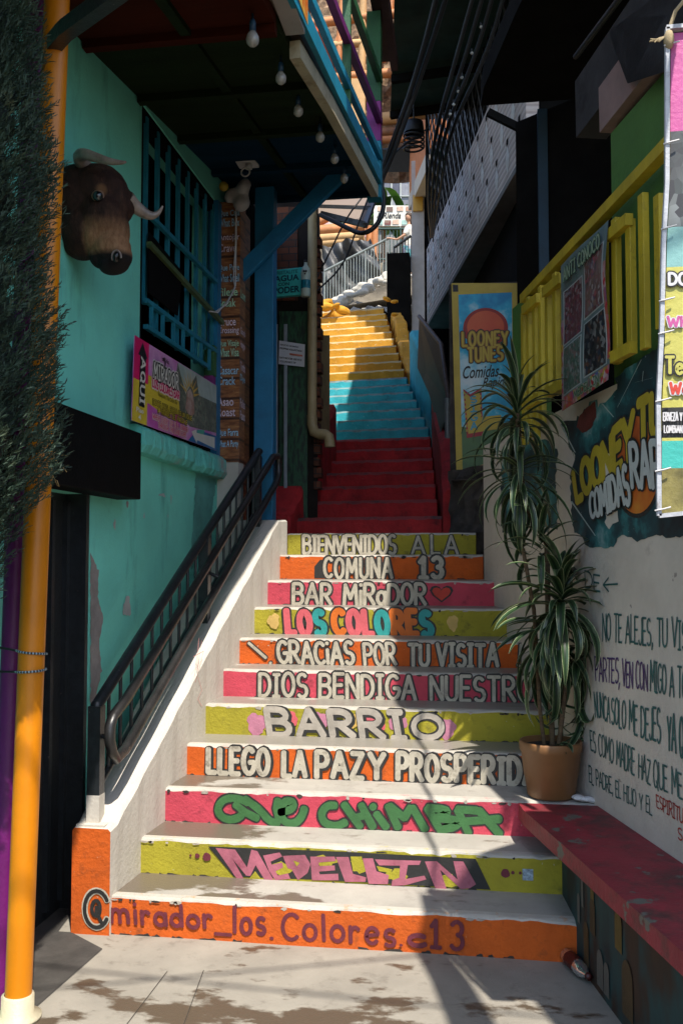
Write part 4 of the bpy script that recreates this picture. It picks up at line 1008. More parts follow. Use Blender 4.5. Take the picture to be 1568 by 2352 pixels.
mb.hexa([(-3,4.15,1.2),(.2,4.15,1.2),(-.62,9,1.2),(-3,9,1.2)], [(-3,4.15,6.0),(.2,4.15,6.0),(-.62,9,6.0),(-3,9,6.0)])
mb.build('wall', [M('dark stained wall', (.022,.017,.015), .9, .4, 6, dirt=(.05,.03,.02), damt=.4, spec=.15)], bh)
mb = MB(); mb.sheet([on(628,690,'y',4.135), on(683,690,'y',4.135), on(683,475,'y',4.135), on(628,475,'y',4.135)], .03); o = mb.build('brickwork', [BRICK], bh)
mb = MB(); mb.sheet([on(641,1195,'y',4.12), on(706,1195,'y',4.12), on(706,715,'y',4.12), on(641,715,'y',4.12)], .02, 0)
PALM = patch_mat('painted palm leaves', [(.006,.010,.010),(.010,.03,.018),(.02,.10,.04),(.012,.02,.03)], 9, .5, (4,1,1))
dr = mb.build('door', [PALM], bh)
mb = MB()
for x in (634, 656): mb.beam(on(x,1195,'y',4.09), on(x,745,'y',4.09), .028, .02)
mb.build('door_frame', [M('pale door frame', (.30,.33,.36), .5, .2)], dr)
mb = MB()
for k in range(22):
    z = 2.3 + k*.105; mb.box((.17, 4.13, z), (.225+.012*sin(k*2.1), 4.25, z+.07+.02*R()))
o = mb.build('ragged_corner', [BRICK], bh)
mb = MB(); mb.sheet([on(737,1005,'y',4.3),on(757,1000,'y',4.6),on(757,770,'y',4.6),on(737,770,'y',4.3)], .03); mb.build('pier', [M('ochre pier', (.30,.22,.10), .8, .3, 6)], bh)
dp = thing('drainpipe', 'beige drainpipe with elbow outlet beside the red steps', 'drainpipe', (.18, 4.05, 2.4))
BEI = M('beige pipe plastic', (.40,.30,.15), .5, .15, 5, dirt=(.22,.15,.07), damt=.4)
x0 = on(717,700,'y',4.05).x
zb = on(717,985,'y',4.05).z
mb = MB(); mb.tube([(x0,4.05,6.0),(x0,4.05,zb+.12)], .042, 14); mb.build('pipe', [BEI], dp)
mb = MB()
e = [(x0,4.05,zb+.12),(x0,4.05,zb+.04),(x0+.02,4.04,zb-.03),(x0+.07,4.03,zb-.05),(x0+.12,4.02,zb-.055),(x0+.155,4.01,zb-.08),(x0+.165,4.0,zb-.13),(x0+.166,4.0,zb-.17)]
mb.tube(e, [.046,.046,.047,.047,.047,.046,.046,.048], 14, cap=False); mb.build('elbow', [BEI], dp)
# sign with bottle
AQ = M('turquoise sign plastic', (.09,.74,.72), .35, .06)
sg = thing('sign', 'turquoise water sign with a white bottle on its right end', 'sign', on(660,660,'y',3.9))
q = [on(625,683,'y',3.9), on(697,676,'y',3.8), on(697,613,'y',3.8), on(625,620,'y',3.9)]
mb = MB(); mb.sheet(q, .05); bd = mb.build('board', [AQ], sg, bevel=.006)
mb = MB()
for s, u0, v0, u1, v1, m in (('CRISTALITE', .05,.80,.82,.93,1),('AGUA',.08,.54,.86,.76,0),('CON',.2,.38,.55,.50,0),('PODER',.06,.10,.88,.34,0)): print_text(mb, s, subq(q,u0,v0,u1,v1), m, .002, .03)
mb.build('lettering', [M('navy print', (.01,.04,.10), .4, .1), M('teal print', (.02,.25,.26), .4, .1)], bd)
c = on(702,640,'y',3.76); s = on(703,600,'y',3.76).z - on(703,684,'y',3.76).z
mb = MB(); mb.lathe([(0,-.5*s),(.11*s,-.5*s),(.13*s,-.47*s),(.125*s,.0),(.13*s,.15*s),(.11*s,.28*s),(.05*s,.36*s),(.045*s,.44*s),(.05*s,.445*s),(.05*s,.5*s),(0,.5*s)], c, 20); bt = mb.build('bottle', [M('white bottle print', (.50,.62,.56), .3, .1)], sg)
mb = MB(); mb.lathe([(.128*s,-.40*s),(.128*s,-.05*s)], c, 20); mb.lathe([(.052*s,.44*s),(.052*s,.505*s),(0,.505*s)], c, 14, 1)
q = [c+Vector((-.08*s,-.13*s,.0)), c+Vector((.08*s,-.13*s,0)), c+Vector((.08*s,-.13*s,.2*s)), c+Vector((-.08*s,-.13*s,.2*s))]
for u, v, r in ((.35,.75,.02),(.7,.75,.02),(.5,.3,.015)): mb.ball(c+Vector(((u-.5)*.16*s,-.125*s,.05*s+v*.16*s)), r*s*1.6, 8, 1)
mb.build('label', [M('teal bottle label', (.01,.22,.30), .35, .2), BLACKP], bt)
nt = thing('notice', 'white bathroom service notice taped to the dark door', 'notice', on(670,812,'y',4.08))
q = [on(640,836,'y',4.08), on(699,843,'y',4.07), on(700,791,'y',4.07), on(641,782,'y',4.08)]
mb = MB(); mb.sheet(q, .004, 0)
for s, v, w in (('SERVICIO DE BAÑO', .80,.8),('PROPINA VOLUNTARIA',.64,.95),('BATHROOM SERVICE',.24,.95),('VOLUNTARY TIP',.09,.7)): print_text(mb, s, subq(q,.04,v,.04+.9*w,v+.085), 1, .002, .02)
mb.poly(subq(q,.42,.44,.92,.52), 2); 
for v in range(len(mb.v)-4, len(mb.v)): mb.v[v] = mb.v[v] + Vector((0,-.003,0))
mb.build('paper', [M('white paper', (.60,.60,.64), .6, .05), BLACKP, M('smudged red', (.55,.16,.10), .6, .2)], nt)
# corrugated canopy
m, n, l, b = NT('corrugated brown sheet'); b.inputs['Base Color'].default_value = (.22,.17,.14,1); b.inputs['Roughness'].default_value = .6; CORR = m
q = [on(737,492,'y',4.5), on(838,518,'y',4.5), on(864,446,'y',5.4), on(700,462,'y',5.4)]
can = thing('canopy', 'small brown corrugated canopy hanging over the red steps', 'canopy', q[0])
mb = MB(); mb.grid([Vector(p) for p in q], 60, 10, 0, lambda u, v: .014*sin(v*2*pi*9), True); sh = mb.build('sheet', [CORR], can)
so_ = sh.modifiers.new('s', 'SOLIDIFY'); so_.thickness = .006
mb = MB()
for k in (.02, .5, .98): mb.beam(Vector(q[0]).lerp(q[3], k), Vector(q[1]).lerp(q[2], k), .04, .05)
mb.beam(q[1], q[2], .04, .05); mb.build('frame', [STEEL], can)
# ---------------------------------------------------------------- long wall on the right, bench, stall building
def wpt(y, z, off=0): return Vector((XW(y), y, z)) + WO*off
def zD(x, y, ox, oy, s): return (ox + x/s)/1.5944, (oy + y/s)/1.5944
def wq(pts, ox, oy, s, off=0): return [onw(*zD(x, y, ox, oy, s), off) for x, y in pts]
mk = thing('stall_building', 'dark open market stall building with green columns behind the white wall', 'building', (2.9, .6, 0))
WALLW = M('grimy white wall paint', (.60, .54, .47), .85, .12, 3, dirt=(.33, .285, .24), damt=.40, dsc=3.2, bmp=.4, bsc=40, chips=(.30,.26,.23), camt=.70, csc=11)
rw = thing('wall', 'white painted wall with handwritten verses and a torn graffiti mural beside the stairs', 'wall', (XW(0), 0, 0))
mb = MB(); a, b_ = 2.5, -3.0
lo = [wpt(a,0), wpt(b_,0), wpt(b_,0,-.16), wpt(a,0,-.16)]
mb.hexa([Vector(p) for p in lo], [Vector(p)+Vector((0,0,2.46)) for p in lo]); body = mb.build('masonry', [WALLW], rw)
# mural
m, n, l, b = NT('teal spray mural'); co = n.new('ShaderNodeTexCoord').outputs['Object']
c = ramp(n, l, noise(n, l, co, 2.6, 6, .6), [(.36, (.006,.008,.012)), (.5, (.010,.05,.06)), (.58, (.03,.18,.19)), (.68, (.34,.46,.46))])
c = mix(n, l, ramp(n, l, noise(n, l, co, 40, 2), [(.72, 0.), (.74, .8)]), c, (.5,.55,.55)); l.new(c, b.inputs['Base Color']); b.inputs['Roughness'].default_value = .7
MUR = m
B5 = (1950, 1250, 2.851)
def mq(pts, off): return wq(pts, *B5, off)
def mragged(mb, pts, off, m, j=13, st=34):
    out = []
    for i in range(len(pts)):
        p, q = pts[i], pts[(i+1) % len(pts)]; L = math.hypot(q[0]-p[0], q[1]-p[1]); k = max(1, int(L/st))
        for t in range(k): out.append((p[0]+(q[0]-p[0])*t/k+U(-j, j), p[1]+(q[1]-p[1])*t/k+U(-j, j)))
    mb.poly(mq(out, off)[::-1], m)
mb = MB()
mragged(mb, [(860,390),(880,490),(810,560),(780,610),(710,640),(690,690),(660,610),(600,640),(540,720),(500,790),(450,770),(440,830),(320,830),(290,880),(360,960),(375,1100),(440,1200),(410,1290),(390,1400),(400,1700),(420,1990),(500,2010),(550,2130),(660,2160),(850,2140),(880,2050),(960,2010),(1080,2090),(1200,2060),(1280,2010),(1430,2060),(1568,2030),(1900,1990),(1900,-250),(1300,60),(1190,140),(1110,190),(1000,270),(930,320)], .002, 0)
mragged(mb, [(-330,1150),(-120,1060),(80,1020),(180,1040),(200,1110),(255,1130),(235,1400),(250,1690),(260,1960),(100,1950),(-60,1880),(-200,2020),(-330,1990)], .002, 0)
mragged(mb, [(760,1170),(800,1165),(820,1250),(825,1400),(740,1450),(710,1400),(720,1240)], .0075, 3, 8, 30)
mragged(mb, [(760,1790),(880,1770),(900,1880),(830,1900),(790,1960),(755,1890)], .003, 3, 8, 30)
for p, q in (((400,1670),(650,2030)),((720,650),(840,790)),((290,870),(440,1160)),((1130,190),(880,690)),((1250,380),(1060,430)),((1150,310),(1140,420))):
    ww = 9 if q[1] > 1000 or p == (720,650) else 3
    mb.poly(mq([(p[0]-ww,p[1]),(p[0]+ww,p[1]),(q[0]+ww*.6,q[1]),(q[0]-ww*.6,q[1])], .0032)[::-1], 4)
def disc(cx, cy, rx, ry, off, m): mb.poly(mq([(cx+rx*cos(t), cy+ry*sin(t)) for t in [2*pi*k/40 for k in range(40)]], off), m)
disc(1080, 1300, 262, 545, .0034, 1); disc(1080, 1290, 238, 510, .0044, 2); disc(1070, 1270, 60, 130, .0052, 1)
mragged(mb, [(470,800),(560,700),(650,620),(665,760),(610,900),(520,960),(460,900)], .0036, 7, 6, 30)
def MT(s, q, w0, w1, m, base, **kw): paint_text(mb, s, mq(q, 0), [(w0, 1), (w1, m)], base=base, **kw)
MT('LOONEY', [(470,1660),(1060,1190),(1060,760),(430,1360)], .46, .31, 5, .0062, spacing=.14)
MT('TUNES', [(1120,1050),(1800,700),(1800,240),(1115,660)], .46, .31, 5, .0062, spacing=.22)
MT('COMIDAS', [(625,1830),(1040,1680),(1000,1300),(610,1600)], .34, .21, 6, .0105, spacing=.14, jit=.07)
MT('RAPIDAS', [(1065,1540),(1800,1480),(1800,960),(1035,1120)], .32, .19, 6, .0105, spacing=.16, jit=.06)
mu = mb.build('mural', [MUR, BLACKP, patch_mat('orange spray disc', [(.30,.04,.01),(.58,.13,.015),(.66,.28,.03)], 4, .6), WALLW, M('pale teal streak', (.35,.42,.40), .7, .2), M('mustard letters', (.46,.35,.025), .6, .15), M('silver white letters', (.52,.55,.53), .6, .12), M('dark maroon spray', (.14,.025,.02), .7, .4, 14)], rw)
INK = M('dark green marker', (.02,.10,.095), .7, .4, 15); INKR = M('red marker', (.34,.03,.02), .7, .3, 15); INKP = M('purple marker', (.07,.03,.13), .7, .3, 15)
Z3 = (1500, 1800, 1.568); Z6 = (1500, 2750, 1.568)
mb = MB()
def VT(s, q, z, m=0, w=.085): paint_text(mb, s, wq(q, *z), [(w, m)], base=.003, spacing=.12, space=.5, jit=.05)
VT('NO TE ALEJES, TU VIS', [(1108,852),(1590,905),(1590,742),(1108,700)], Z3)
VT('PARTES,', [(1068,1080),(1205,1108),(1210,968),(1062,942)], Z3, 2)
VT('VEN CON', [(1222,1112),(1365,1142),(1365,992),(1222,966)], Z3, 2); VT('MIGO A TO', [(1382,1150),(1590,1190),(1590,1020),(1382,984)], Z3)
VT('NUNCA', [(1066,1290),(1150,1322),(1150,1180),(1058,1150)], Z3); VT('SOLO ME DEJES', [(1158,1330),(1440,1450),(1440,1258),(1158,1184)], Z3); VT('YA QU', [(1480,1470),(1600,1540),(1600,1300),(1480,1280)], Z3)
VT('ES COMO', [(1040,1480),(1170,1560),(1170,1425),(1035,1370)], Z3); VT('MADRE', [(1188,1565),(1290,1630),(1290,1480),(1188,1432)], Z3); VT('HAZ', [(1315,1640),(1382,1680),(1382,1540),(1315,1500)], Z3); VT('QUE ME', [(1400,1690),(1568,1770),(1560,1620),(1400,1540)], Z3)
VT('EL PADRE, EL HIJO Y EL', [(1032,180),(1392,368),(1392,275),(1028,88)], Z6, 0, .1)
VT('ESPIRITU', [(1420,322),(1570,420),(1570,335),(1416,248)], Z6, 1, .12); VT('S', [(1540,500),(1565,518),(1565,450),(1540,435)], Z6, 1, .14)
VT('DE', [(1010,555),(1095,570),(1090,475),(1005,460)], Z3, 0, .12); paint_text(mb, '<', wq([(1112,605),(1195,600),(1195,470),(1112,475)], *Z3), [(.08, 0)], base=.003)
mb.build('lettering', [INK, INKR, INKP], body)

# bench with red top
bn = thing('bench', 'long masonry bench with worn red top and dark painted front', 'bench', (2.1, -.4, 0))
REDB = M('worn red bench paint', (.26, .022, .036), .55, .3, 4, dirt=(.09, .03, .03), damt=.52, dsc=5, bmp=.45, bsc=30, chips=(.13,.125,.105), camt=.62, csc=7)
fr = [(1.812,.53),(1.83,.40),(2.0,-.25),(2.23,-1.155),(2.62,-2.6)]
mb = MB(); top = [Vector((x, y, .512)) for x, y in fr]; back = [wpt(y, .512, .002) for x, y in fr]; n_ = len(fr)
for i in range(n_-1):
    mb.add([top[i], top[i+1], back[i+1], back[i]], [(0,1,2,3)], 0)
    mb.add([top[i]-Vector((0,0,.07)), top[i+1]-Vector((0,0,.07)), top[i+1], top[i]], [(0,1,2,3)], 0)
    mb.add([top[i]-Vector((0,0,.07)), back[i]-Vector((0,0,.07)), back[i+1]-Vector((0,0,.07)), top[i+1]-Vector((0,0,.07))], [(0,1,2,3)], 0)
mb.add([top[0], back[0], back[0]-Vector((0,0,.07)), top[0]-Vector((0,0,.07))], [(0,1,2,3)], 0)
mb.build('top', [REDB], bn)
mb = MB(); bs = [(1.97,.50),(2.025,0),(2.16,-.62),(2.34,-1.25),(2.72,-2.6)]
m, n, l, b = NT('dark street mural'); co = n.new('ShaderNodeTexCoord').outputs['Object']
l.new(ramp(n, l, noise(n, l, co, 3, 4, .5, (1,1,.5)), [(.38, (.006,.010,.013)), (.48, (.008,.045,.048)), (.55, (.022,.012,.008)), (.66, (.045,.02,.009))]), b.inputs['Base Color']); b.inputs['Roughness'].default_value = .7
for i in range(4):
    a_, c_ = bs[i], bs[i+1]; p = [Vector((a_[0],a_[1],0)), Vector((c_[0],c_[1],0)), wpt(c_[1],0,.002), wpt(a_[1],0,.002)]
    mb.hexa(p, [q+Vector((0,0,.443)) for q in p], 0)
fb = mb.build('front', [m], bn)
def bf(p, o):
    y = .5-p[0]
    for (x0,y0),(x1,y1) in zip(bs, bs[1:]):
        if y >= y1: t = (y-y0)/(y1-y0); x = x0+(x1-x0)*t; break
    else: x = bs[-1][0]
    return Vector((x-.002-o, y, p[1]))
mb = MB()
def arch(u, v, w, h, m, off=.002):
    pts = [(u-w,v),(u+w,v),(u+w,v+h)] + [(u+w*cos(t), v+h+w*1.2*sin(t)) for t in [pi*k/8 for k in range(1,8)]] + [(u-w,v+h)]
    mb.poly([bf(p, off) for p in pts][::-1], m)
arch(.72,.20,.03,.10,1); arch(.72,.33,.02,.05,2); arch(.64,.02,.03,.16,1); arch(.80,.03,.035,.10,0); arch(.87,.03,.028,.09,0); arch(.55,.18,.015,.10,0); arch(.60,.26,.012,.1,0); arch(1.0,.25,.035,.1,2); arch(1.08,.05,.05,.14,1)
mb.build('painted_houses', [M('pale painted window', (.10,.095,.085), .7, .2), M('ochre painted house', (.06,.035,.012), .7, .3), M('yellow painted window', (.11,.07,.012), .7, .2)], fb)

# stall building behind the wall
mb = MB()
out = [(1.66,1.71),(1.68,1.48),(1.84,.74),(2.02,0),(2.18,-.73),(2.62,-.78),(4.8,-.78),(4.8,1.71)]
mb.prism([(x, y, 4.5) for x, y in out], (0,0,.14)); mb.build('ceiling_slab', [M('near black ceiling', (.006,.0055,.005), .9, .4, spec=.08)], mk)  # near-black ceiling colour
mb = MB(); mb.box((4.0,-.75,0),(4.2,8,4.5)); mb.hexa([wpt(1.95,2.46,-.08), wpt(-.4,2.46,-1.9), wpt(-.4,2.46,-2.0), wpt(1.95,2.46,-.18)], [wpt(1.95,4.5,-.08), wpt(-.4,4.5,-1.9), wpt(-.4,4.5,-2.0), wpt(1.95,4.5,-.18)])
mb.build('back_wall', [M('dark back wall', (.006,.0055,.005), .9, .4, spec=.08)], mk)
GREENW = M('green column paint', (.065, .17, .03), .7, .15, 5, dirt=(.04,.10,.02), damt=.4)
for y0, y1, zt_, zb_, of in ((1.86,1.56,3.25,2.0,-.02),(.34,-.42,3.66,2.45,-.03)):
    mb = MB(); lo = [wpt(y0,zb_,of), wpt(y1,zb_,of), wpt(y1,zb_,of-.14), wpt(y0,zb_,of-.14)]
    mb.hexa(lo, [Vector((p.x,p.y,zt_)) for p in lo]); mb.build('green_column', [GREENW], mk)
mb = MB(); p = onw(1248, 620, -.2); mb.box((p.x-.03,p.y-.03,2.46),(p.x+.03,p.y+.03,4.5)); mb.build('blue_post', [M('dim blue post', (.003,.03,.06), .6, .2)], mk)
SOFF = M('grey soffit board', (.05,.05,.052), .9, .25, 5, dirt=(.02,.02,.02), damt=.45, dsc=3, spec=.1)
mb = MB()
lo = [onw(1400,85,.04), onw(1570,-40,.04), onw(1570,150,.04), onw(1440,192,.04)]
mb.prism(lo, (0,0,.03)); mb.build('soffit_board', [SOFF], mk)
mb = MB(); mb.beam(wpt(.75,3.98,-.10), wpt(-.9,4.02,-.10), .16, .30); mb.build('lintel', [SOFF], mk)
mb = MB(); mb.beam(wpt(.40,3.80,-.10), wpt(-.9,3.84,-.10), .20, .22); mb.build('lintel', [M('pinkish render', (.25,.17,.15), .8, .2, 5)], mk)
mb = MB(); mb.prism([(x, y, 3.62) for x, y in ((2.68,-1.2),(2.42,-1.48),(2.56,-1.74),(2.63,-1.70),(2.85,-2.4),(3.1,-3.2),(3.6,-3.2),(3.5,-1.2))], (0,0,.02))  # added out-of-view panel, outline cut to cast shade on steps and bench
mb.build('shade_panel', [M('awning cloth', (.10,.09,.08), .9, .3)], mk)
# yellow railing
YEW = M('yellow railing paint', (.47, .35, .018), .55, .26, 6, dirt=(.20,.15,.02), damt=.43, dsc=7, vec=(1,1,.4))
yr = thing('railing', 'yellow wooden slat railing standing on the white wall', 'railing', wpt(.5, 2.46))
def slat(y, z0, z1, off=.055, w=.05):
    mb = MB(); a_ = wpt(y, z0, off); b2 = wpt(y, z1, off); mb.beam(a_, b2, .05, .028, 0, up=WO); mb.build('slat', [YEW], yr, bevel=.003)
for i, y in enumerate((1.395,1.30,1.19,1.09,.98,.86,.74,.62,.50,.38,.235,.10,-.045,-.17,-.31,-.45,-.6)):
    slat(y, (2.33,2.36,2.30,2.4)[i] if i < 4 else (2.52 if i % 2 else 2.57), 3.16 if i % 2 else 3.10)
mb = MB(); mb.beam(wpt(1.44,3.19,.04), wpt(-.9,3.30,.04), .05, .05); mb.build('top_rail', [YEW], yr)
for a_, b2 in ((1.33,1.07),(.98,.72),(.50,.24),(.13,-.08)):
    mb = MB(); mb.beam(wpt(a_,3.09,.075), wpt(b2,3.09,.075), .035, .05); mb.build('cross_piece', [YEW], yr)
    mb = MB(); mb.beam(wpt(a_-.02,2.545,.075), wpt(b2-.02,2.545,.075), .035, .05); mb.build('cross_piece', [YEW], yr)
# photo collage
q = [onw(1290,945,.10), onw(1396,872,.10), onw(1393,505,.10), onw(1287,612,.10)]
pc = thing('poster', 'tall photo collage poster with little flags tied to the yellow railing', 'poster', q[0])
f, W, H = quad_map(q); mb = MB()
mb.grid([Vector(p) for p in q], 14, 20, 0, lambda u, v: .010*sin(u*5)*sin(v*7), True)
def rect(u0, v0, u1, v1, off, m):
    o_ = len(mb.v); mb.grid([f((W*a_, H*b2), off) for a_, b2 in ((u0,v0),(u1,v0),(u1,v1),(u0,v1))], 8, 8, m, lambda u, v: .010*sin((u0+(u1-u0)*u)*5)*sin((v0+(v1-v0)*v)*7), True)
for u0, v0, u1, v1, m in ((.07,.44,.46,.80,2),(.54,.50,.93,.88,3),(.07,.10,.46,.41,4),(.54,.12,.93,.46,5)):
    rect(u0-.02, v0-.008, u1+.02, v1+.008, .0012, 1); rect(u0, v0, u1, v1, .0024, m)
rect(0, .02, .055, .62, .001, 6); rect(.95, .14, 1, .75, .001, 6); rect(0, 0, .6, .085, .001, 6); rect(.6,.0,1,.1,.0014,6)
paint_text(mb, 'ANTI CONOCO', subq(q, .12, .86, .90, .945), [(.34, 7), (.18, 8)], base=.012)
paint_text(mb, 'MEDELLIN', subq(q, .34, .02, .86, .07), [(.34, 8), (.16, 7)], base=.012)
CR = [(.10,.03,.035),(.32,.30,.30),(.04,.05,.10),(.30,.06,.08),(.02,.02,.02),(.16,.10,.08)]
mb.build('print', [patch_mat('grey teal print', [(.05,.09,.10),(.14,.20,.20),(.10,.12,.12)], 3), M('white photo border', (.38,.42,.42), .5, .1), split_mat('crowd photo red', CR, 60), split_mat('crowd photo white', CR[::-1], 52), split_mat('crowd photo green', [(.05,.10,.07),(.26,.08,.10),(.30,.32,.32),(.03,.05,.05),(.12,.14,.12)], 70),
  split_mat('night photo', [(.012,.012,.014),(.03,.03,.03),(.14,.06,.03),(.02,.04,.07),(.012,.012,.014),(.25,.25,.24)], 48), split_mat('little flags', [(.42,.03,.04),(.42,.42,.42),(.03,.06,.26),(.45,.34,.03),(.04,.18,.07),(.42,.42,.42)], 34), M('dark green letters', (.02,.07,.03), .5, .2), M('pale outline', (.26,.34,.24), .5, .1)], pc)

# tall poster facing the viewer
py_ = 3.30
q = [on(1048,1106,'y',py_), on(1192,1085,'y',py_), on(1190,650,'y',py_), on(1036,650,'y',py_)]
tp = thing('poster', 'tall blue and yellow snack bar poster above the dark stone base', 'poster', q[0])
f, W, H = quad_map(q); mb = MB(); mb.sheet(q, .02, 0, 9)
m, n, l, b = NT('printed sky'); co = n.new('ShaderNodeTexCoord').outputs['Object']
l.new(ramp(n, l, noise(n, l, co, 3.5, 5, .6), [(.38, (.01,.22,.42)), (.52, (.03,.40,.58)), (.62, (.38,.60,.66)), (.75, (.6,.70,.72))]), b.inputs['Base Color']); b.inputs['Roughness'].default_value = .5
SKYP = m
def pr_(pts, off, m): mb.poly([f((W*u, H*v), off) for u, v in pts], m)
pr_([(.10,.02),(.90,.04),(.90,.95),(.10,.94)], .001, 1)
pr_([(.10,.02),(.90,.04),(.90,.26),(.6,.28),(.35,.25),(.10,.27)], .0016, 2)
pr_([(.10,.02),(.90,.04),(.90,.07),(.5,.075),(.2,.05)], .002, 3)
pr_([(.02,.955),(.10,.955),(.10,.99),(.02,.99)], .002, 4)
pr_([(.5+.34*cos(t), .765+.105*sin(t)) for t in [2*pi*k/40 for k in range(40)]], .002, 10)
pr_([(.5+.28*cos(t), .770+.085*sin(t)) for t in [2*pi*k/40 for k in range(40)]], .0026, 5)
paint_text(mb, 'LOONEY', subq(q, .15, .675, .83, .745), [(.40, 4), (.28, 11), (.15, 0)], base=.004, spacing=.3)
paint_text(mb, 'TUNES', subq(q, .23, .595, .75, .665), [(.40, 4), (.28, 11), (.15, 0)], base=.004, spacing=.3)
print_text(mb, 'Comidas', subq(q, .14, .51, .70, .575), 4, .004, .012, .35); print_text(mb, 'Rapidas', subq(q, .44, .445, .90, .51), 4, .004, .012, .35)
pr_([(.14,.46),(.25,.43),(.42,.46),(.44,.215),(.86,.23),(.86,.32),(.43,.31),(.42,.25),(.18,.24)][:4]+[(.18,.21)], .0032, 6)
pr_([(.165,.44),(.25,.415),(.395,.44),(.41,.235),(.205,.23)], .0040, 0)
for i, ch in enumerate('SIGA'): paint_text(mb, ch, subq(q, .25, .385-.045*i, .34, .418-.045*i), [(.26, 7)], base=.005)
pr_([(.41,.235),(.72,.24),(.72,.31),(.41,.31)], .0036, 0)
for k in range(9):
    mbv = .44 - k*.024
    for u in (.155, .405): pr_([(u-.012+.003*k*(u<.2), mbv-.006),(u+.012+.003*k*(u<.2), mbv-.006),(u+.012+.003*k*(u<.2), mbv+.006),(u-.012+.003*k*(u<.2), mbv+.006)], .0052, 0)
mb.build('print', [M('yellow print frame', (.48,.34,.035), .5, .12), SKYP, patch_mat('green field print', [(.03,.09,.02),(.06,.14,.03),(.04,.10,.03)], 4), M('sand print', (.40,.25,.10), .5, .15), BLACKP, patch_mat('red orange print', [(.55,.05,.01),(.62,.11,.015)], 4), M('maroon print', (.34,.02,.03), .5, .1), M('sky blue print', (.06,.30,.42), .5, .1), M('red print', (.45,.03,.02), .5, .1), M('weathered board edge', (.34,.31,.28), .8, .3, 12), M('deep red ring', (.30,.02,.01), .5, .1), M('dark gold', (.25,.12,.01), .5, .1)], tp)
STONE = M('dark rubble stone', (.055,.046,.042), .95, .45, 9, dirt=(.12,.095,.088), damt=.4, dsc=14, bmp=1, bsc=14)
mb = MB(); mb.grid([(1.40,3.24,1.5),(2.1,2.62,1.5),(2.1,2.62,2.42),(1.40,3.26,2.36)], 16, 14, 0, lambda u, v: U(-.02,.03)); mb.box((1.40,3.345,1.0),(2.4,3.6,3.86)); mb.box((1.42,3.0,2.27),(2.4,3.34,2.275))
tag(mb.build('stone_base', [STONE]), 'dark rough stone footing below the tall snack bar poster', 'wall')
# banner at the right edge, laced into a white frame
by_ = -1.30
bb = thing('banner', 'laced banner in white frame at the right edge with yellow and pink panels', 'banner', on(1545,1190,'y',by_))
FRM = M('white tape frame', (.46,.47,.50), .5, .12, 25, dirt=(.25,.22,.2), damt=.4, dsc=30)
p0 = [on(1531,66,'y',by_), on(1530,420,'y',by_), on(1522,560,'y',by_), on(1518,760,'y',by_), on(1510,930,'y',by_), on(1512,1185,'y',by_), on(1580,1178,'y',by_)]
mb = MB()
for a_, b2 in zip(p0, p0[1:]): mb.beam(a_, b2, .012, .022, 0, up=(0,1,0))
mb.beam(on(1528,66,'y',by_), on(1700,52,'y',by_), .012, .022, 0, up=(0,1,0)); mb.build('frame', [FRM], bb)
mb = MB(); X1 = 2.62
def bz(y): return on(1550, y, 'y', by_).z
def bx(y):
    t = [(66,1540),(420,1538),(560,1531),(760,1527),(930,1520),(1190,1519)]
    for (a_,xa),(c_,xc) in zip(t, t[1:]):
        if y <= c_: return on(xa+(xc-xa)*(y-a_)/(c_-a_), y, 'y', by_).x
    return on(1519, y, 'y', by_).x
def band(y0, y1, m, off=0):
    pts = [(bx(y0+(y1-y0)*k/4), by_+.004-off, bz(y0+(y1-y0)*k/4)) for k in range(5)] + [(X1, by_+.004-off, bz(y1)-.02*0), (X1, by_+.004-off, bz(y0))]
    mb.poly(pts[::-1], m)
for y0, y1, m in ((74,300,0),(300,520,1),(520,612,2),(612,935,3),(935,1005,4),(1005,1012,3),(1012,1075,5),(1075,1180,6)): band(y0, y1, m)
def BT(s, x0, y0, x1, y1, lay, base=.002): paint_text(mb, s, [on(x0,y1,'y',by_), on(x1,y1,'y',by_), on(x1,y0,'y',by_), on(x0,y0,'y',by_)], lay, base=base)
BT('DO', 1535, 628, 1576, 654, [(.5,4),(.24,7)]); BT('WH', 1532, 728, 1580, 750, [(.5,7),(.26,0)]); BT('Te', 1528, 822, 1566, 858, [(.42,4),(.2,3)]); BT('We', 1538, 880, 1580, 905, [(.5,7),(.26,8)])
BT('ERVEZA Y G', 1522, 948, 1574, 966, [(.17,7)]); BT('LOMBiAN F', 1524, 978, 1574, 994, [(.17,7)])
mb.build('sheet', [M('pink print b', (.48,.08,.26), .45, .15), split_mat('bridge photo', [(.03,.03,.035),(.10,.11,.11),(.20,.22,.22),(.05,.06,.06)], 30), M('pale teal print', (.20,.40,.38), .45, .2), M('pale yellow print', (.50,.46,.10), .45, .08), BLACKP, M('turquoise print', (.05,.42,.36), .45, .15), M('olive stone print', (.20,.17,.05), .5, .5, 14), M('white letters', (.6,.58,.58), .5, .05), M('red letters', (.55,.05,.03), .5, .1)], bb)
mb = MB()
for y in (105,330,525,690,765,920,1080,1170):
    p = Vector((bx(y), by_, bz(y))); mb.tube([p+Vector((-.022,-.012,-.004)), p+Vector((0,-.016,0)), p+Vector((.022,-.012,.006))], .0025, 6)
mb.build('lacing', [WPL], bb)
p = on(1535,95,'y',by_)
mb = MB(); mb.ell(p+Vector((-.002,-.01,.0)), [(.016,0,0),(0,.016,0),(0,0,.03)], 10)
for k in range(7): mb.tube([p+Vector((-.01,-.012,.01)), p+Vector((-.03,-.015,-.002+U(-.01,.01))), p+Vector((-.05+U(-.01,.01),-.02,-.008+U(-.01,.01)))], .0022, 5)
mb.tube([p+Vector((-.005,0,.02)), p+Vector((.02,0,.09)), p+Vector((.09,-.01,.17))], .006, 6); mb.build('rope', [M('frayed rope', (.36,.28,.16), .9, .2)], bb)

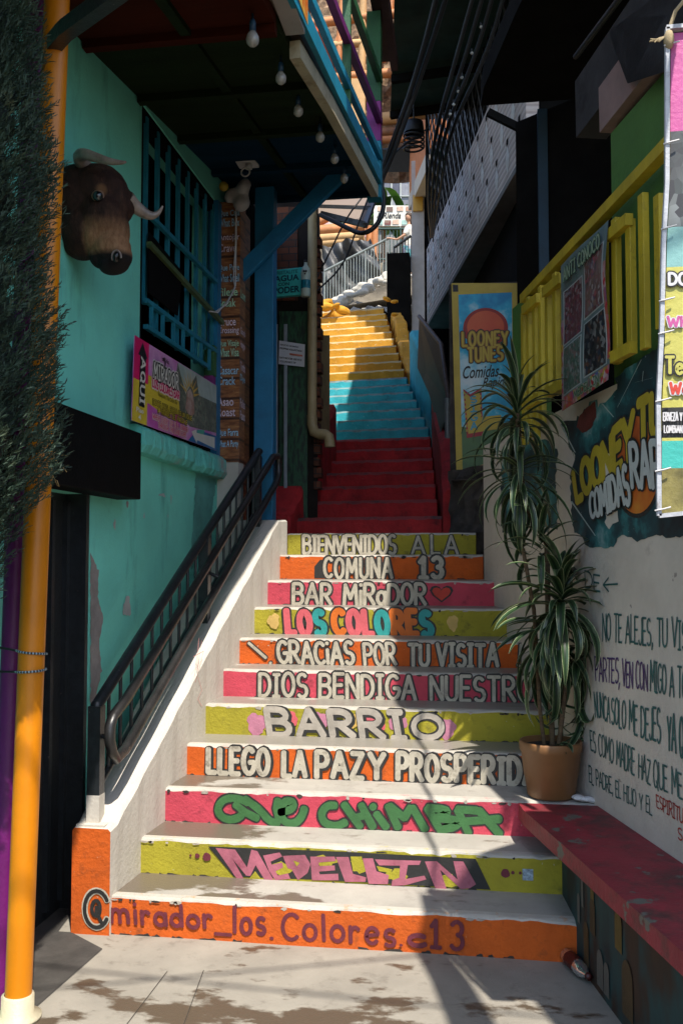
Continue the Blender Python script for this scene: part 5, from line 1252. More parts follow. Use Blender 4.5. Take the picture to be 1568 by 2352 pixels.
# ---------------------------------------------------------------- potted dracaena
pt = thing('potted_plant', 'tall striped leafy plant in a tan plastic pot at the end of the red bench', 'potted plant', (1.975, .655, .515))
POT = M('tan plastic pot', (.22,.105,.04), .5, .12, 5, dirt=(.22,.115,.05), damt=.4, dsc=7, bmp=.1)
mb = MB(); mb.lathe([(0,0),(.105,0),(.115,.01),(.128,.10),(.131,.103),(.143,.215),(.150,.222),(.153,.258),(.150,.268),(.140,.268),(.136,.235),(0,.235)], (1.975,.672,.517), 36); mb.build('pot', [POT], pt)
mb = MB(); mb.lathe([(0,.243),(.06,.248),(.137,.24)], (1.975,.672,.517), 20); mb.build('soil', [M('dark soil', (.03,.022,.015), .95, .4, 30, bmp=1)], pt)
LEAF = M('dark leaf', (.012,.028,.012), .45, .4, 8, spec=.4, bmp=.1); LEAFE = M('pale leaf margin', (.36,.40,.22), .45, .3, 8, dirt=(.22,.15,.07), damt=.38, dsc=18, spec=.4, bmp=.1); LEAFM = M('mid leaf stripe', (.03,.065,.022), .32, .3, 8, spec=.6, bmp=.1)
random.seed(5)
def strap(mb, c, az, el, L, w, droop):
    """one arching strap leaf, pale at its margins"""
    out = Vector((cos(az), sin(az), 0)); n = 10; p = Vector(c); e = el; rows = []; tw = U(-.5,.5)
    for i in range(n+1):
        t = i/n; d = out*cos(e) + Vector((0,0,sin(e))); s_ = (out.cross(Vector((0,0,1)))).normalized()
        up = s_.cross(d).normalized(); s2 = s_*cos(tw*t) + up*sin(tw*t); u2 = up*cos(tw*t) - s_*sin(tw*t)
        ww = w*(sin(pi*min(1, .12+.62*t))**.8)*(1-t**5)+.0006
        rows.append([p+s2*ww*k+u2*abs(k)*ww*.35 for k in (-1,-.88,-.30,.30,.88,1)])
        p = p + d*L/n; e -= droop/n*(1+1.3*t)
    for c_ in range(5): mb.add([r[c_] for r in rows]+[r[c_+1] for r in rows], [(i, i+1, n+2+i, n+1+i) for i in range(n)], (1,2,0,2,1)[c_], True)
def rosette(name, c, N, L, w, el0, lab=None):
    mb = MB()
    for i in range(N):
        t = i/N; az = i*2.39996 + U(-.6,.6)
        strap(mb, Vector(c)+Vector((0,0,-.18*(1-t))), az, radians(el0[0]+(el0[1]-el0[0])*t + U(-16,16)), L*U(.65,1.2)*(1-.25*t**3), w*U(.8,1.15), radians(U(55,120)*(1-.6*t)))
    o = mb.build(name, [LEAF, LEAFE, LEAFM], pt)
    if lab: o['label'] = lab
STEMM = M('ringed brown stem', (.10,.062,.03), .8, .4, 40, vec=(.3,.3,2), bmp=.5)
def PP(x, y, d=.65): return on(x, y, 'y', d)
sts = [([(1.945,.665,.75), PP(1238,1620,.665), PP(1232,1500,.66), PP(1225,1400,.66), PP(1200,1260,.68)], .010), ([(1.985,.69,.75), PP(1262,1560,.69), PP(1258,1440,.68), PP(1255,1250,.68), PP(1200,1150,.70), PP(1187,950,.70)], .014), ([(2.01,.65,.75), PP(1300,1560,.64), PP(1300,1420,.62)], .012)]
for p_, r_ in sts:
    mb = MB(); mb.tube(p_, r_, 10); mb.build('stem', [STEMM], pt)
rosette('crown', PP(1187,920,.70), 64, .38, .015, (-30, 88), 'highest spiky leaf crown')
rosette('crown', PP(1193,1060,.70), 54, .38, .0155, (-50, 35))
rosette('crown', PP(1240,1205,.66), 18, .30, .019, (10, 88))
rosette('crown', PP(1288,1345,.58), 84, .39, .022, (-40, 85), 'brightest leaf crown in the sun')
rosette('crown', PP(1268,1430,.66), 64, .38, .020, (-65, 25))
rosette('crown', PP(1330,1480,.70), 40, .38, .019, (-75, 10))
mb = MB()
for k in range(6): strap(mb, (1.975+U(-.06,.07), .62+U(-.05,.05), .77), U(0,6.28), U(.2,1.0), U(.06,.12), .012, 1.2)
mb.build('seedling', [LEAF, LEAFE, LEAFM], pt)
mb = MB()
for k in range(5): mb.ell(on(1340,1835,'z',.53)+Vector((U(-.05,.05),U(-.02,.02),U(-.008,.006))), [(.03,.01,0),(0,.022,0),(0,.006,.012)], 8)
o = remeshed(mb, 'tissue', [M('white tissue', (.62,.62,.63), .9, .05, 20, bmp=.6, bsc=30)], None, .006, 1); tag(o, 'crumpled white tissue on the red bench beside the pot', 'tissue')
# bottle lying on the ground by the bench
c = on(1322, 2215, 'z', .035); bt = thing('bottle', 'clear plastic bottle with red label lying by the bench foot', 'bottle', c)
def btl(prof, mat, name, seg=18):
    mb = MB(); d = Vector((.35,-1,0)).normalized(); s_ = Vector((d.y,-d.x,0)); vs = []; k = len(prof)
    for i in range(seg):
        a_ = 2*pi*i/seg
        vs += [c + d*z + s_*(r*cos(a_)) + Vector((0,0,r*sin(a_))) for r, z in prof]
    mb.add(vs, [(i*k+j, ((i+1)%seg)*k+j, ((i+1)%seg)*k+j+1, i*k+j+1) for i in range(seg) for j in range(k-1)], 0, True); mb.build(name, [mat], bt)
m, n, l, b = NT('clear bottle plastic'); b.inputs['Base Color'].default_value = (.22,.23,.23,1); b.inputs['Roughness'].default_value = .1; b.inputs['Transmission Weight'].default_value = .7
btl([(0,-.10),(.024,-.10),(.03,-.09),(.03,.05),(.026,.07),(.012,.10),(.011,.12)], m, 'body'); btl([(.0305,-.06),(.0305,.02)], M('red wrap', (.07,.008,.008), .4, .2), 'label'); btl([(.013,.105),(.013,.125),(0,.125)], M('red cap', (.05,.007,.006), .4, .1), 'cap')
# ---------------------------------------------------------------- upper right: block parapet, lattice, roofs, cables
DKB = M('near black surface', (.006,.0055,.005), .9, .4, spec=.08)  # near-black colour shared by walls, purlins and posts
ub = thing('building', 'upper right house with perforated block parapet and black lattice over the stairs', 'building', (2.5, 5, 1))
mb = MB(); P0 = Vector((2.0,3.05,0)); P1 = Vector((.93,8.3,0)); PD = (P1-P0); PN = Vector((-PD.y, PD.x, 0)).normalized()
if PN.x > 0: PN = -PN
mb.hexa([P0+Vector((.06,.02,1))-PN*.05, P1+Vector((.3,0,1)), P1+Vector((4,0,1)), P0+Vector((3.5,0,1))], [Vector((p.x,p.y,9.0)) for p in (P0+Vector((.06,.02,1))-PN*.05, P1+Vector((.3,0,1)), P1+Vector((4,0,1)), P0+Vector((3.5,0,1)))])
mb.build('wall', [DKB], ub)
m, n, l, b = NT('ribbed grey pink block'); co = n.new('ShaderNodeTexCoord').outputs['Object']
wv = n.new('ShaderNodeTexWave'); wv.bands_direction = 'Z'; wv.inputs['Scale'].default_value = 5.2; wv.inputs['Distortion'].default_value = .5; l.new(co, wv.inputs['Vector'])
cc = ramp(n, l, noise(n, l, co, 4, 6), [(.3, (.54,.45,.41)), (.7, (.72,.61,.56))]); cc = mix(n, l, ramp(n, l, wv.outputs['Fac'], [(.1, .7), (.4, 0.)]), cc, (.38,.30,.275))
l.new(cc, b.inputs['Base Color']); b.inputs['Roughness'].default_value = .9; bump(n, l, b, wv.outputs['Fac'], .5)
BLK = m
mb = MB()
def pp3(t, z, o=0): return P0 + PD*t + Vector((0,0,z)) + PN*o
mb.hexa([pp3(0,4.79), pp3(1,4.79), pp3(1,4.79,-.1), pp3(0,4.79,-.1)], [pp3(0,5.79), pp3(1,5.79), pp3(1,5.79,-.1), pp3(0,5.79,-.1)], 0)
NC = 13
for r_ in range(3):
    for i in range(NC):
        t = (i+.5+.5*(r_ % 2))/NC; z = 4.97+.30*r_; w = .17/NC
        if t > .98: continue
        a_, b2, c2, d2, e2 = pp3(t-w,z,.003), pp3(t,z-.13,.003), pp3(t+w,z,.003), pp3(t,z+.13,.003), pp3(t,z,.018)
        mb.add([a_,b2,c2,d2,e2], [(0,1,4),(1,2,4),(2,3,4),(3,0,4)], 1)
        mb.add([pp3(t-.006,z+.125,.004), pp3(t+.006,z+.125,.004), pp3(t+.006,z+.18,.004), pp3(t-.006,z+.18,.004)], [(0,1,2,3)], 2)
mb.build('parapet', [BLK, M('pale block face', (.70,.66,.63), .9, .15), DKB], ub)
mb = MB(); mb.hexa([pp3(-.0,4.74,.01), pp3(1,4.74,.01), pp3(1,4.74,-.5), pp3(0,4.74,-.5)], [pp3(0,4.787,.01), pp3(1,4.787,.01), pp3(1,4.787,-.5), pp3(0,4.787,-.5)]); mb.build('slab_edge', [M('grey slab edge', (.20,.18,.17), .9, .2)], ub)
mb = MB(); LN = 26
for i in range(-8, LN+1):
    for s_ in (1, -1):
        t0 = i/LN; t1 = t0 + 8/LN*1.0
        ta, tb = (t0, t1) if s_ > 0 else (t1, t0)
        za, zb_ = 5.80, 8.4
        def clip(ta, za, tb, zb_):
            if ta > tb: ta, za, tb, zb_ = tb, zb_, ta, za
            if tb < .02 or ta > 1: return None
            if ta < .02: za += (zb_-za)*(.02-ta)/(tb-ta); ta = .02
            if tb > 1: zb_ = za+(zb_-za)*(1-ta)/(tb-ta); tb = 1
            return ta, za, tb, zb_
        k = clip(ta, za, tb, zb_)
        if k: mb.beam(pp3(k[0],k[1],-.03+.012*s_), pp3(k[2],k[3],-.03+.012*s_), .012, .035)
mb.build('lattice', [M('black lattice paint', (.012,.011,.010), .5, .3)], ub)
mb = MB(); mb.beam(pp3(1,4.0,-.02), pp3(1,8.6,-.02), .05, .05); mb.build('lattice_post', [DKB], ub)
mb = MB()
mb.beam(on(1120,258,'y',2.4), on(1200,298,'y',2.4), .04, .05); mb.build('bracket', [DKB], mk)
# corrugated roof over the alley
A = on(896,258,'z',6.5); B = on(905,0,'z',6.5); d = (B-A)/(B.y-A.y); N0 = A + d*(.45-A.y); Rf = on(1215,235,'z',6.5)
cr = thing('roof', 'dark green corrugated roof spanning high over the alley', 'roof', (2, 3, 6.5))
mb = MB(); mb.grid([N0, Vector((3.4,.45,6.5)), Vector((3.4,Rf.y-.4,6.5)), A], 90, 12, 0, lambda u, v: .025*sin(v*2*pi*16), False)
rs = mb.build('sheet', [M('dark green corrugated sheet', (.022,.05,.04), .7, .3, 5, spec=.2)], cr)
so_ = rs.modifiers.new('s', 'SOLIDIFY'); so_.thickness = .008
mb = MB()
for k in (.15, .5, .85, .99): mb.beam(N0.lerp(A, k)-Vector((0,0,.06)), Vector((3.4,.45,6.5)).lerp(Vector((3.4,Rf.y-.4,6.5)), k)-Vector((0,0,.06)), .06, .07)
mb.build('purlin', [DKB], cr)
us = thing('shade_deck', 'wooden roof slab added to shade the upper steps between the alley houses', 'roof', (2, 7, 8))
mb = MB(); mb.prism([(x,y,8.0) for x, y in ((1.45,4.0),(1.25,5.0),(.99,6.16),(.77,7.66),(.45,9.2),(5,9.2),(5,4.0))], (0,0,.12)); mb.build('deck', [WOODB], us)  # added deck, left edge follows the shade boundary on the upper steps
mb = MB()
for k in range(6): mb.beam((.9-.08*k,5.9+.6*k,7.94),(4,5.9+.6*k,7.94),.08,.10)
mb.build('joist', [M('honey timber', (.36,.17,.05), .7, .25, 5)], us)
# cables
def cable(lab, pts, r, it=2):
    P = [Vector(p) for p in pts]
    for _ in range(it):
        Q = [P[0]]
        for i in range(len(P)-1): Q += [P[i].lerp(P[i+1], .25), P[i].lerp(P[i+1], .75)]
        P = Q + [P[-1]]
    mb = MB(); mb.tube(P, r, 7); return tag(mb.build('cable', [RUBBER]), lab, 'cable', 'black cables over the alley')
Y1 = 3.3
cable('thick black cable looping under the corner of the blue balcony', [on(1010,-40,'y',2.2), on(960,160,'y',2.8), on(900,330,'y',3.2), on(872,405,'y',Y1), on(884,470,'y',Y1), on(866,520,'y',Y1), on(830,540,'y',Y1), on(790,520,'y',3.6), on(735,494,'y',4.0)], .020)
cable('second thick cable running beside the looping one', [on(1035,-40,'y',2.2), on(975,150,'y',2.8), on(905,350,'y',3.2), on(876,412,'y',Y1), on(872,440,'y',Y1)], .018)
cable('thin cable crossing the corrugated canopy, left of the two', [on(830,455,'y',4.6), on(795,500,'y',4.4), on(752,590,'y',4.2), on(722,648,'y',4.1)], .008)
cable('thin cable crossing the corrugated canopy, right of the two', [on(845,455,'y',4.6), on(822,515,'y',4.4), on(790,610,'y',4.2), on(728,668,'y',4.1)], .008)
cable('slim cable running up to the coiled pendant lamp', [on(985,290,'y',5), on(962,312,'y',5), on(930,330,'y',4.6), on(892,365,'y',3.6), on(876,400,'y',3.3)], .008)
for i, (a_, b2) in enumerate(((1040,1010),(1062,1020),(1085,1030),(1110,1042))):
    cable('black cable of the bundle hanging before the lattice, ' + ['leftmost', 'second from left', 'third from left', 'rightmost'][i], [on(a_+60,-60,'y',2.4), on(a_+10,120,'y',2.8), on(b2-10,300,'y',3.2), on(b2-30,430,'y',4.4), on(990+.1*(b2-1010),545,'y',7.4)], .015)
cable('black cable sagging under the dark stall ceiling', [(2.05,-.2,3.75),(2.2,-.9,3.66),(2.33,-1.5,3.62),(2.6,-2.5,3.75)], [.012]*2+[.012]*0 if False else .012)
mb = MB()   # unseen sagging strip, added to cast the dark band on the ground
pts = [(2.30,-1.55,3.60,.05),(2.38,-1.83,3.58,.14),(2.47,-2.1,3.58,.16),(2.58,-2.5,3.62,.18),(2.7,-2.9,3.7,.18)]
for (x0,y0,z0,w0),(x1,y1,z1,w1) in zip(pts, pts[1:]): mb.hexa([(x0-w0/2,y0,z0),(x0+w0/2,y0,z0),(x1+w1/2,y1,z1),(x1-w1/2,y1,z1)], [(x0-w0/2,y0,z0+.01),(x0+w0/2,y0,z0+.01),(x1+w1/2,y1,z1+.01),(x1-w1/2,y1,z1+.01)])
mb.build('shadow_strip', [M('shadow strip cloth', (.1,.09,.08), .9, .2)], mk)
# overhead street cables out in front, seen here by their thin shadows on the pavement
for lab, (a_, b2) in (('street cable strung high across the lane in front', ((150,2262),(900,2195))), ('second street cable strung high across the lane in front', ((300,2235),(1000,2305)))):
    p, q = on(*a_, 'z', 0), on(*b2, 'z', 0); t = 5.6/SUN.z; p = p+SUN*t; q = q+SUN*t; e = (q-p)
    cable(lab, [p-e*1.2, p+e*.5-Vector((0,0,.06)), q+e*1.2], .010)
# fairy lights
f0 = None
for i, (x, y) in enumerate(((1104,62),(1083,122),(1060,178),(1052,210),(1041,240),(1033,262))):
    p = on(x, y, 'y', 3.0)
    if f0 is None:
        f0 = thing('fairy_light', 'x', 'fairy light', p, 'fairy lights strung along the cables'); mb = MB(); mb.ball((0,0,0), .013, 10); o = mb.build('bulb', [GLASS]); o.parent = f0
        mb = MB(); mb.tube([(0,0,.01),(0,0,.035)], .007, 8); o = mb.build('socket', [RUBBER]); o.parent = f0; b2 = f0
    else: b2 = copy_tree(f0); b2.location = p
    b2['label'] = 'tiny fairy light on the dark cables, ' + ['topmost', 'second from top', 'third from top', 'fourth from top', 'fifth from top', 'lowest'][i] + ' of its string'
c = on(950, 320, 'y', 5.0); pl_ = thing('pendant_lamp', 'black coiled pendant lamp hanging before the orange brick wall', 'lamp', c)
mb = MB(); mb.lathe([(.03,.20),(.09,.17),(.10,.10),(.10,.06)], c, 18); mb.build('cap', [RUBBER], pl_)
mb = MB(); mb.tube([c+Vector((.10*cos(t), .10*sin(t), .06-.022*t/ (2*pi)*2)) for t in [2*pi*k/16 for k in range(64)]], .010, 6); mb.build('coil', [RUBBER], pl_)
mb = MB(); mb.tube([c+Vector((0,0,.2)), c+Vector((0,0,1.2))], .006, 6); mb.build('wire', [RUBBER], pl_)

# ---------------------------------------------------------------- right side of the upper flights
gp = thing('sheet_gate', 'dark metal sheet panel with pipe edge beside the turquoise steps', 'panel', on(1000,850,'y',6.2))
q = [on(1010,1000,'y',4.7), on(1031,930,'y',4.7), on(1012,790,'y',5.6), on(962,727,'y',7.2), on(958,845,'y',7.2), on(985,905,'y',6.4)]
mb = MB(); mb.poly(q, 0); mb.poly([p+Vector((.03,.03,0)) for p in q][::-1], 0); mb.build('sheet', [M('dark sheet metal', (.03,.027,.025), .6, .4, 8)], gp)
mb = MB(); mb.tube([q[3], q[2], q[1], on(1031,1010,'y',4.65)], .025, 10); mb.build('pipe', [M('rusty pipe', (.10,.065,.05), .5, .4, 12)], gp)
mb = MB(); mb.tube([on(1027,915,'y',4.5), on(1028,1015,'y',4.5)], .03, 12); tag(mb.build('standpipe', [GREYM]), 'short grey pipe standing beside the red curb', 'pipe')
ww = thing('house', 'far house with orange brick storey and white pillar right of the stairs', 'house', (.6, 13, 6))
OB = M('orange brick plaster', (.52,.18,.065), .85, .2, 6, dirt=(.30,.09,.03), damt=.45, dsc=5, vec=(1,1,2))
lo = [(.895,9.6,7.74),(.19,15,9.15),(5,15,9.15),(5,9.6,7.74)]
mb = MB(); mb.hexa(lo, [(x,y,14) for x,y,z in lo]); mb.build('brick_storey', [OB], ww)
mb = MB(); lo2 = [(x-(.02 if x < 3 else 0),y,z-.28) for x,y,z in lo]; mb.hexa(lo2, [(x-(.02 if x < 3 else 0),y,z-.005) for x,y,z in lo]); mb.build('slab', [WHITEW], ww)
mb = MB(); mb.box((.39,12.9,5.2),(.62,13.2,9.0)); mb.build('pillar', [M('grey white pillar', (.45,.42,.40), .85, .12)], ww)
for a_, b2 in (((.62,13.0,5),(4,15,9)),((-.05,12.75,5.9),(.36,13.1,7.25)),((1.0,8.6,3.5),(4,9.5,7.4))):
    mb = MB(); mb.box(a_, b2); mb.build('dark_wall', [DKB], ww)
mb = MB(); mb.box((.42,12.86,8.05),(.60,12.9,8.35)); mb.build('meter_box', [M('amber box', (.55,.30,.03), .5, .1)], ww)

# ---------------------------------------------------------------- top of the alley: railings, person, stalls
LGT = M('pale stone path', (.34,.31,.26), .9, .2, 2, dirt=(.18,.155,.12), damt=.4, dsc=2)
mb = MB()
mb.grid([(-2.4,13.0,6.2),(.0,13.0,6.2),(.4,20.6,8.4),(-3.0,20.6,8.2)], 20, 24, 0, lambda u, v: .12*sin(u*23)*sin(v*31)+.07*sin(u*61+v*40))
mb.grid([(-6,20.6,8.0),(4,20.6,9.2),(4,40,10.5),(-6,40,9.5)], 8, 8, 0)
tag(mb.build('upper_path', [LGT]), kind='structure')
mb = MB()
for k in range(110):
    t = R(); p = on(745+150*t, 702-70*t+U(-6,14), 'y', 20.2-U(0,2)); r_ = U(.05,.12); mb.ell(p, [(r_*1.5,0,0),(0,r_,0),(0,0,r_*.8)], 8)
tag(remeshed(mb, 'rubble_wall', [M('whitewashed rubble', (.50,.47,.41), .9, .2, 3, dirt=(.3,.27,.22), damt=.4, dsc=3)], None, .035, 1), 'low whitewashed rubble wall under the grey upper railing', 'wall')
def railing(name, lab, a_, b2, h, n, m, y, posts=()):
    t = thing(name, lab, 'railing', on(*a_, 'y', y))
    A_, B_ = on(*a_, 'y', y), on(*b2, 'y', y); up = Vector((0,0,h))
    mb = MB(); mb.tube([A_+up, B_+up], .035, 8); mb.build('top_rail', [m], t)
    mb = MB(); mb.tube([A_+Vector((0,0,.06)), B_+Vector((0,0,.06))], .028, 8); mb.build('bottom_rail', [m], t)
    for i in range(n+1):
        p = A_.lerp(B_, i/n); mb = MB(); mb.tube([p+Vector((0,0,.06 if i % 7 else -.1)), p+up], .013 if i % 7 else .028, 6); mb.build('baluster', [m], t)
    return t
RG = M('grey green railing', (.22,.25,.24), .45, .2)
railing('railing', 'grey metal railing climbing to the right behind the yellow steps', (745,708), (893,633), 1.0, 22, RG, 20.3)
railing('railing', 'short dark railing piece beside the white pillar', (905,655), (944,628), .95, 6, STEEL, 19.0)
railing('railing', 'level dark green railing of the terrace behind the person', (862,600), (945,600), .98*1.0, 10, M('dark green railing', (.03,.07,.06), .5, .2), 23.5)
# person
ps = thing('person', 'person in white top and patterned trousers with maroon bag, hand on the railing', 'person', on(934,634,'y',20.0))
pb = ps.location; s_ = 1.62
def Bp(x, y, d=0): return on(x, y, 'y', 20.0+d)
mb = MB()
mb.ell(Bp(937,500), [(.085,0,.0),(0,.10,0),(0,0,.115)], 12); mb.tube([Bp(938,511), Bp(939,518)], .05, 8)
mb.tube([Bp(936,522,-.15), Bp(928,540,-.22), Bp(912,550,-.22), Bp(893,547,-.2)], [.05,.045,.035,.028], 8); mb.ell(Bp(889,547,-.2), [(.05,0,0),(0,.03,0),(0,0,.025)], 8)
mb.tube([Bp(943,522,.15), Bp(945,545,.18), Bp(942,562,.1)], [.05,.042,.03], 8); mb.ell(Bp(941,566,.1), [(.03,0,0),(0,.03,0),(0,0,.05)], 8)
mb.tube([Bp(940,520), Bp(940,545), Bp(938,572)], [.13,.12,.13], 10); mb.tube([Bp(936,572,-.08), Bp(932,602,-.08), Bp(931,630,-.05)], [.09,.07,.05], 8); mb.tube([Bp(941,572,.08), Bp(940,602,.1), Bp(942,628,.1)], [.09,.07,.05], 8)
remeshed(mb, 'body', [M('skin', (.50,.28,.18), .6, .1)], ps, .025, 3)
mb = MB(); mb.tube([Bp(939,518), Bp(940,528), Bp(940,548), Bp(939,570)], [.09,.165,.15,.165], 12); mb.tube([Bp(937,522,-.14), Bp(929,539,-.21)], [.08,.065], 8); mb.tube([Bp(942,522,.14), Bp(945,540,.18)], [.08,.065], 8); remeshed(mb, 'shirt', [M('white shirt', (.70,.68,.62), .8, .06)], ps, .03, 2)
mb = MB(); mb.tube([Bp(939,566), Bp(938,578)], .17, 12); mb.tube([Bp(936,574,-.08), Bp(932,602,-.08), Bp(931,629,-.05)], [.115,.10,.09], 10); mb.tube([Bp(941,574,.08), Bp(940,602,.1), Bp(942,626,.1)], [.115,.10,.09], 10)
remeshed(mb, 'trousers', [split_mat('patterned trousers', [(.05,.30,.32),(.40,.45,.45),(.30,.08,.20),(.03,.15,.2)], 9)], ps, .03, 2)
mb = MB(); mb.ell(Bp(938.5,496,.02), [(.11,0,0),(0,.115,0),(0,0,.10)], 12); mb.tube([Bp(944,500), Bp(946,512), Bp(945,522)], [.05,.06,.02], 8); remeshed(mb, 'hair', [M('brown hair', (.06,.035,.02), .7, .3)], ps, .025, 2)
c = Bp(952,538,.05); mb = MB(); mb.ell(c, [(.12,0,.03),(0,.16,0),(-.04,0,.30)], 14); tag(mb.build('bag', [M('maroon bag', (.22,.02,.05), .5, .2)]), 'maroon shoulder bag on the back of the far person', 'bag')
for x in (930, 942):
    mb = MB(); mb.ell(Bp(x-2,634,-.08), [(.13,0,0),(0,.06,0),(0,0,.05)], 8); mb.build('shoe', [M('pale shoe', (.5,.48,.45), .6, .1)], ps)
# tarps, logs, terrace stall
mb = MB(); q = [on(738,704,'y',21.2), on(880,640,'y',21.2), on(850,545,'y',21.2), on(738,565,'y',21.2)]
mb.grid([Vector(p) for p in q], 26, 18, 0, lambda u, v: .25*sin(u*9)*sin(v*4)+.1*sin(u*25+v*13), True); tag(mb.build('tarpaulin', [M('black tarpaulin', (.055,.055,.055), .5, .4, 2, bmp=.6, bsc=4)]), 'sagging black tarpaulin behind the grey upper railing', 'tarpaulin')
OL = M('orange log', (.50,.20,.07), .6, .25, 3, dirt=(.28,.10,.03), damt=.42); HT = M('honey plank', (.52,.32,.14), .7, .2, 3, dirt=(.3,.17,.07), damt=.4)
lt = thing('log_terrace', 'terrace balustrade of orange logs and pale planks above the tarpaulin', 'terrace', on(780,560,'y',22))
for x0, y0, x1, y1, r_, m in ((735,530,838,522,.16,OL),(735,548,836,541,.14,HT),(735,560,825,552,.11,HT),(730,512,760,495,.12,OL)):
    mb = MB(); mb.tube([on(x0,y0,'y',22), on(x1,y1,'y',22)], r_, 12); mb.build('log', [m], lt)
mb = MB(); mb.sheet([on(735,545,'y',22.6), on(842,545,'y',22.6), on(842,470,'y',22.6), on(735,470,'y',22.6)], .05); mb.build('coloured_cloth', [patch_mat('bright stall cloths', [(.05,.35,.35),(.62,.12,.25),(.60,.50,.42),(.10,.30,.20),(.62,.12,.04)], .9)], lt)
for x in (848, 860):
    mb = MB(); mb.tube([on(x,600,'y',22.2), on(x,520,'y',22.2)], .1, 8); mb.build('post', [OL], lt)
fbn = thing('banner', 'pale food stall banner with black script above the terrace railing', 'banner', on(905,516,'y',26))
q = [on(858,519,'y',26), on(950,519,'y',26), on(950,472,'y',26), on(858,472,'y',26)]; mb = MB(); mb.sheet(q, .05)
print_text(mb, '& Rienda', subq(q, .08, .36, .68, .66), 1, .01, .02, .3)
for u, v, m in ((.18,.72,2),(.40,.70,3),(.66,.72,2),(.88,.72,3),(.15,.06,4),(.35,.05,3),(.55,.08,2),(.78,.06,4)):
    mb.poly([p + Vector((0,-.02,0)) for p in subq(q, u-.08, v, u+.08, v+.22)], m)
mb.build('sheet', [M('cream banner', (.66,.64,.56), .6, .08), BLACKP, M('peach photo', (.55,.38,.28), .6, .4, 8), split_mat('food photo', [(.30,.04,.03),(.10,.06,.05),(.45,.30,.2)], 3), M('mint photo', (.30,.45,.40), .6, .3, 6)], fbn)
fb_ = thing('building', 'far grey building with a grid of window panes behind palm leaves', 'building', on(905,600,'y',32))
q = [on(840,600,'y',32), on(1000,600,'y',32), on(1000,330,'y',32), on(840,330,'y',32)]; mb = MB(); mb.sheet(q, 2); mb.build('wall', [M('far grey wall', (.22,.23,.235), .9, .2, 1.2)], fb_)
for i in range(5):
    for j in range(4):
        qq = [p+Vector((0,-.03,0)) for p in subq(q, .12+.13*i, .28+.14*j, .235+.13*i, .405+.14*j)]; mb = MB(); mb.sheet(qq, .02); w_ = mb.build('window', [M('far window glass', (.10+.05*((i*3+j*5) % 4),)*2+(.13+.05*((i*3+j*5) % 4),), .3, .5, 1.5)], fb_)
mb = MB()
for i in range(6): mb.beam(subq(q,.1125+.13*i,.26,1,1)[0]+Vector((0,-.06,0)), subq(q,.1125+.13*i,.84,1,1)[0]+Vector((0,-.06,0)), .06, .04)
for j in range(5): mb.beam(subq(q,.11,.268+.14*j,1,1)[0]+Vector((0,-.06,0)), subq(q,.77,.268+.14*j,1,1)[0]+Vector((0,-.06,0)), .06, .05)
mb.build('window_bars', [M('pale mullion', (.36,.38,.38), .6, .1)], fb_)
PF = M('bright palm leaf', (.16,.30,.07), .5, .35, 2); PFD = M('dark palm leaf', (.05,.12,.03), .5, .35, 2)
for i, (x, y, lab) in enumerate(((925,505,'leafy palm right of centre before the far window grid'),(880,515,'low leafy palm left before the far window grid'))):
    t = thing('palm', lab, 'palm', on(x, y+60, 'y', 30)); mb = MB(); c = on(x, y, 'y', 30)
    for k in range(26):
        az = U(0, 2*pi); el = U(.1, 1.3); L = U(1.2, 2.2); p = Vector(c); e = el; o_ = Vector((cos(az), sin(az), 0)); rows = []
        for q_ in range(7):
            d = o_*cos(e)+Vector((0,0,sin(e))); sd = o_.cross(Vector((0,0,1))); w_ = .16*sin(pi*(q_+.6)/7.2); rows.append((p-sd*w_, p+sd*w_)); p = p+d*L/6; e -= .28
        mb.add([r[0] for r in rows]+[r[1] for r in rows], [(j, j+1, 8+j, 7+j) for j in range(6)], k % 2, True)
    mb.build('fronds', [PF, PFD], t); mb = MB(); mb.tube([c-Vector((0,0,2.4)), c], .08, 8); mb.build('trunk', [WOODB], t)
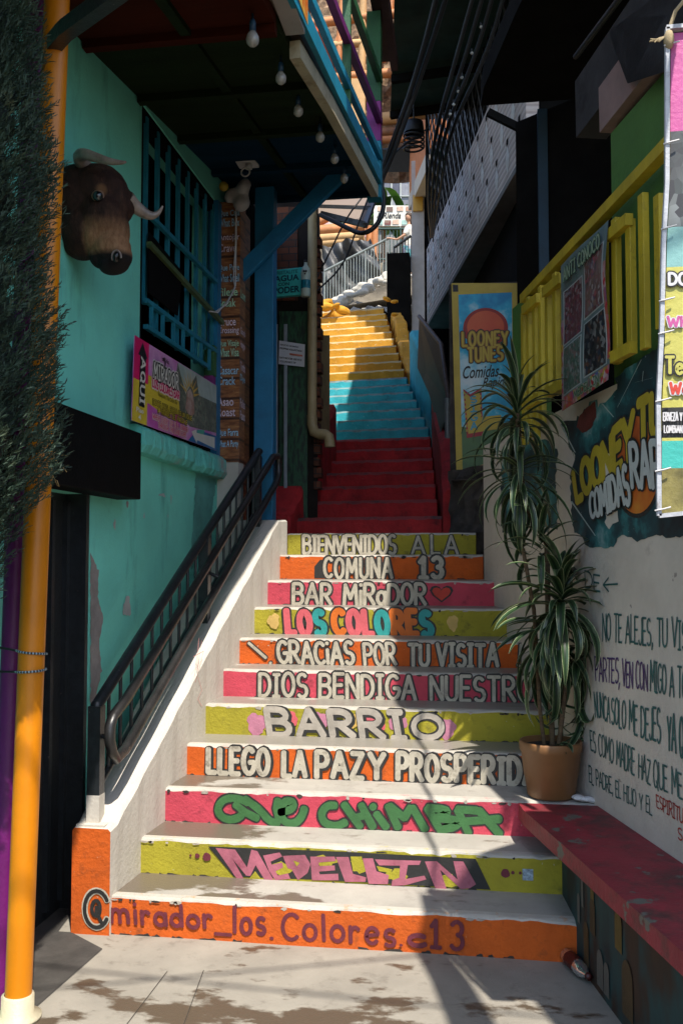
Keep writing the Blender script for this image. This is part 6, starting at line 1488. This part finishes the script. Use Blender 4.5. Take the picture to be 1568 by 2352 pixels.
# rustic terrace seen between the balcony rails
rt = thing('bamboo_shelter', 'rustic bamboo and timber shelter lit by sun behind the balcony rails', 'shelter', (-.8, 14.5, 8.5))
THATCH = M('woven bamboo mat', (.26,.17,.10), .9, .45, 9, dirt=(.07,.045,.03), damt=.5, dsc=7, bmp=1, bsc=20)
mb = MB(); mb.grid([on(700,420,'y',15.5), on(990,420,'y',15.5), on(990,-60,'y',15.5), on(700,-60,'y',15.5)], 20, 30, 0, lambda u, v: U(-.06,.06)); mb.build('mat_wall', [THATCH], rt)
for x0, y0, x1, y1, w_, m in ((715,55,920,30,.16,OL),(715,110,920,90,.14,HT),(760,180,925,165,.16,OL),(860,275,945,268,.22,HT),(860,305,945,300,.15,WOODB),(860,322,945,318,.13,OL),(700,235,870,225,.15,HT),(790,-40,775,160,.13,OL),(835,-40,828,260,.13,HT),(740,200,800,20,.1,OL),(905,-40,880,140,.12,OL)):
    mb = MB(); mb.tube([on(x0,y0,'y',14.8), on(x1,y1,'y',14.8)], w_*.6, 9); mb.build('beam', [m], rt)
mb = MB(); q = [on(850,395,'y',15.0), on(950,395,'y',15.0), on(950,340,'y',14.6), on(850,345,'y',14.6)]; mb.sheet(q, .05); mb.build('dark_board', [M('dark slate board', (.03,.04,.05), .8, .2)], rt)
mb = MB(); mb.sheet([on(800,290,'y',14.7), on(838,285,'y',14.7), on(838,180,'y',14.7), on(805,180,'y',14.7)], .05); mb.build('pale_board', [HT], rt)
# asphalt patch between the pole and the stairs, shade put into its dark colour
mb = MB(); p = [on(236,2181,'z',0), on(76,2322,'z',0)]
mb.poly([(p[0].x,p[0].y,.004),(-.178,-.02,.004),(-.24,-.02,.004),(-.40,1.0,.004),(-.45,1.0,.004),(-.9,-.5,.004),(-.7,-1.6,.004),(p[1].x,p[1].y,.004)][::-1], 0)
tag(mb.build('shade_patch', [M('dark asphalt with shade', (.05,.045,.04), .9, .4, 6, dirt=(.16,.14,.12), damt=.38, dsc=4)]), kind='structure')
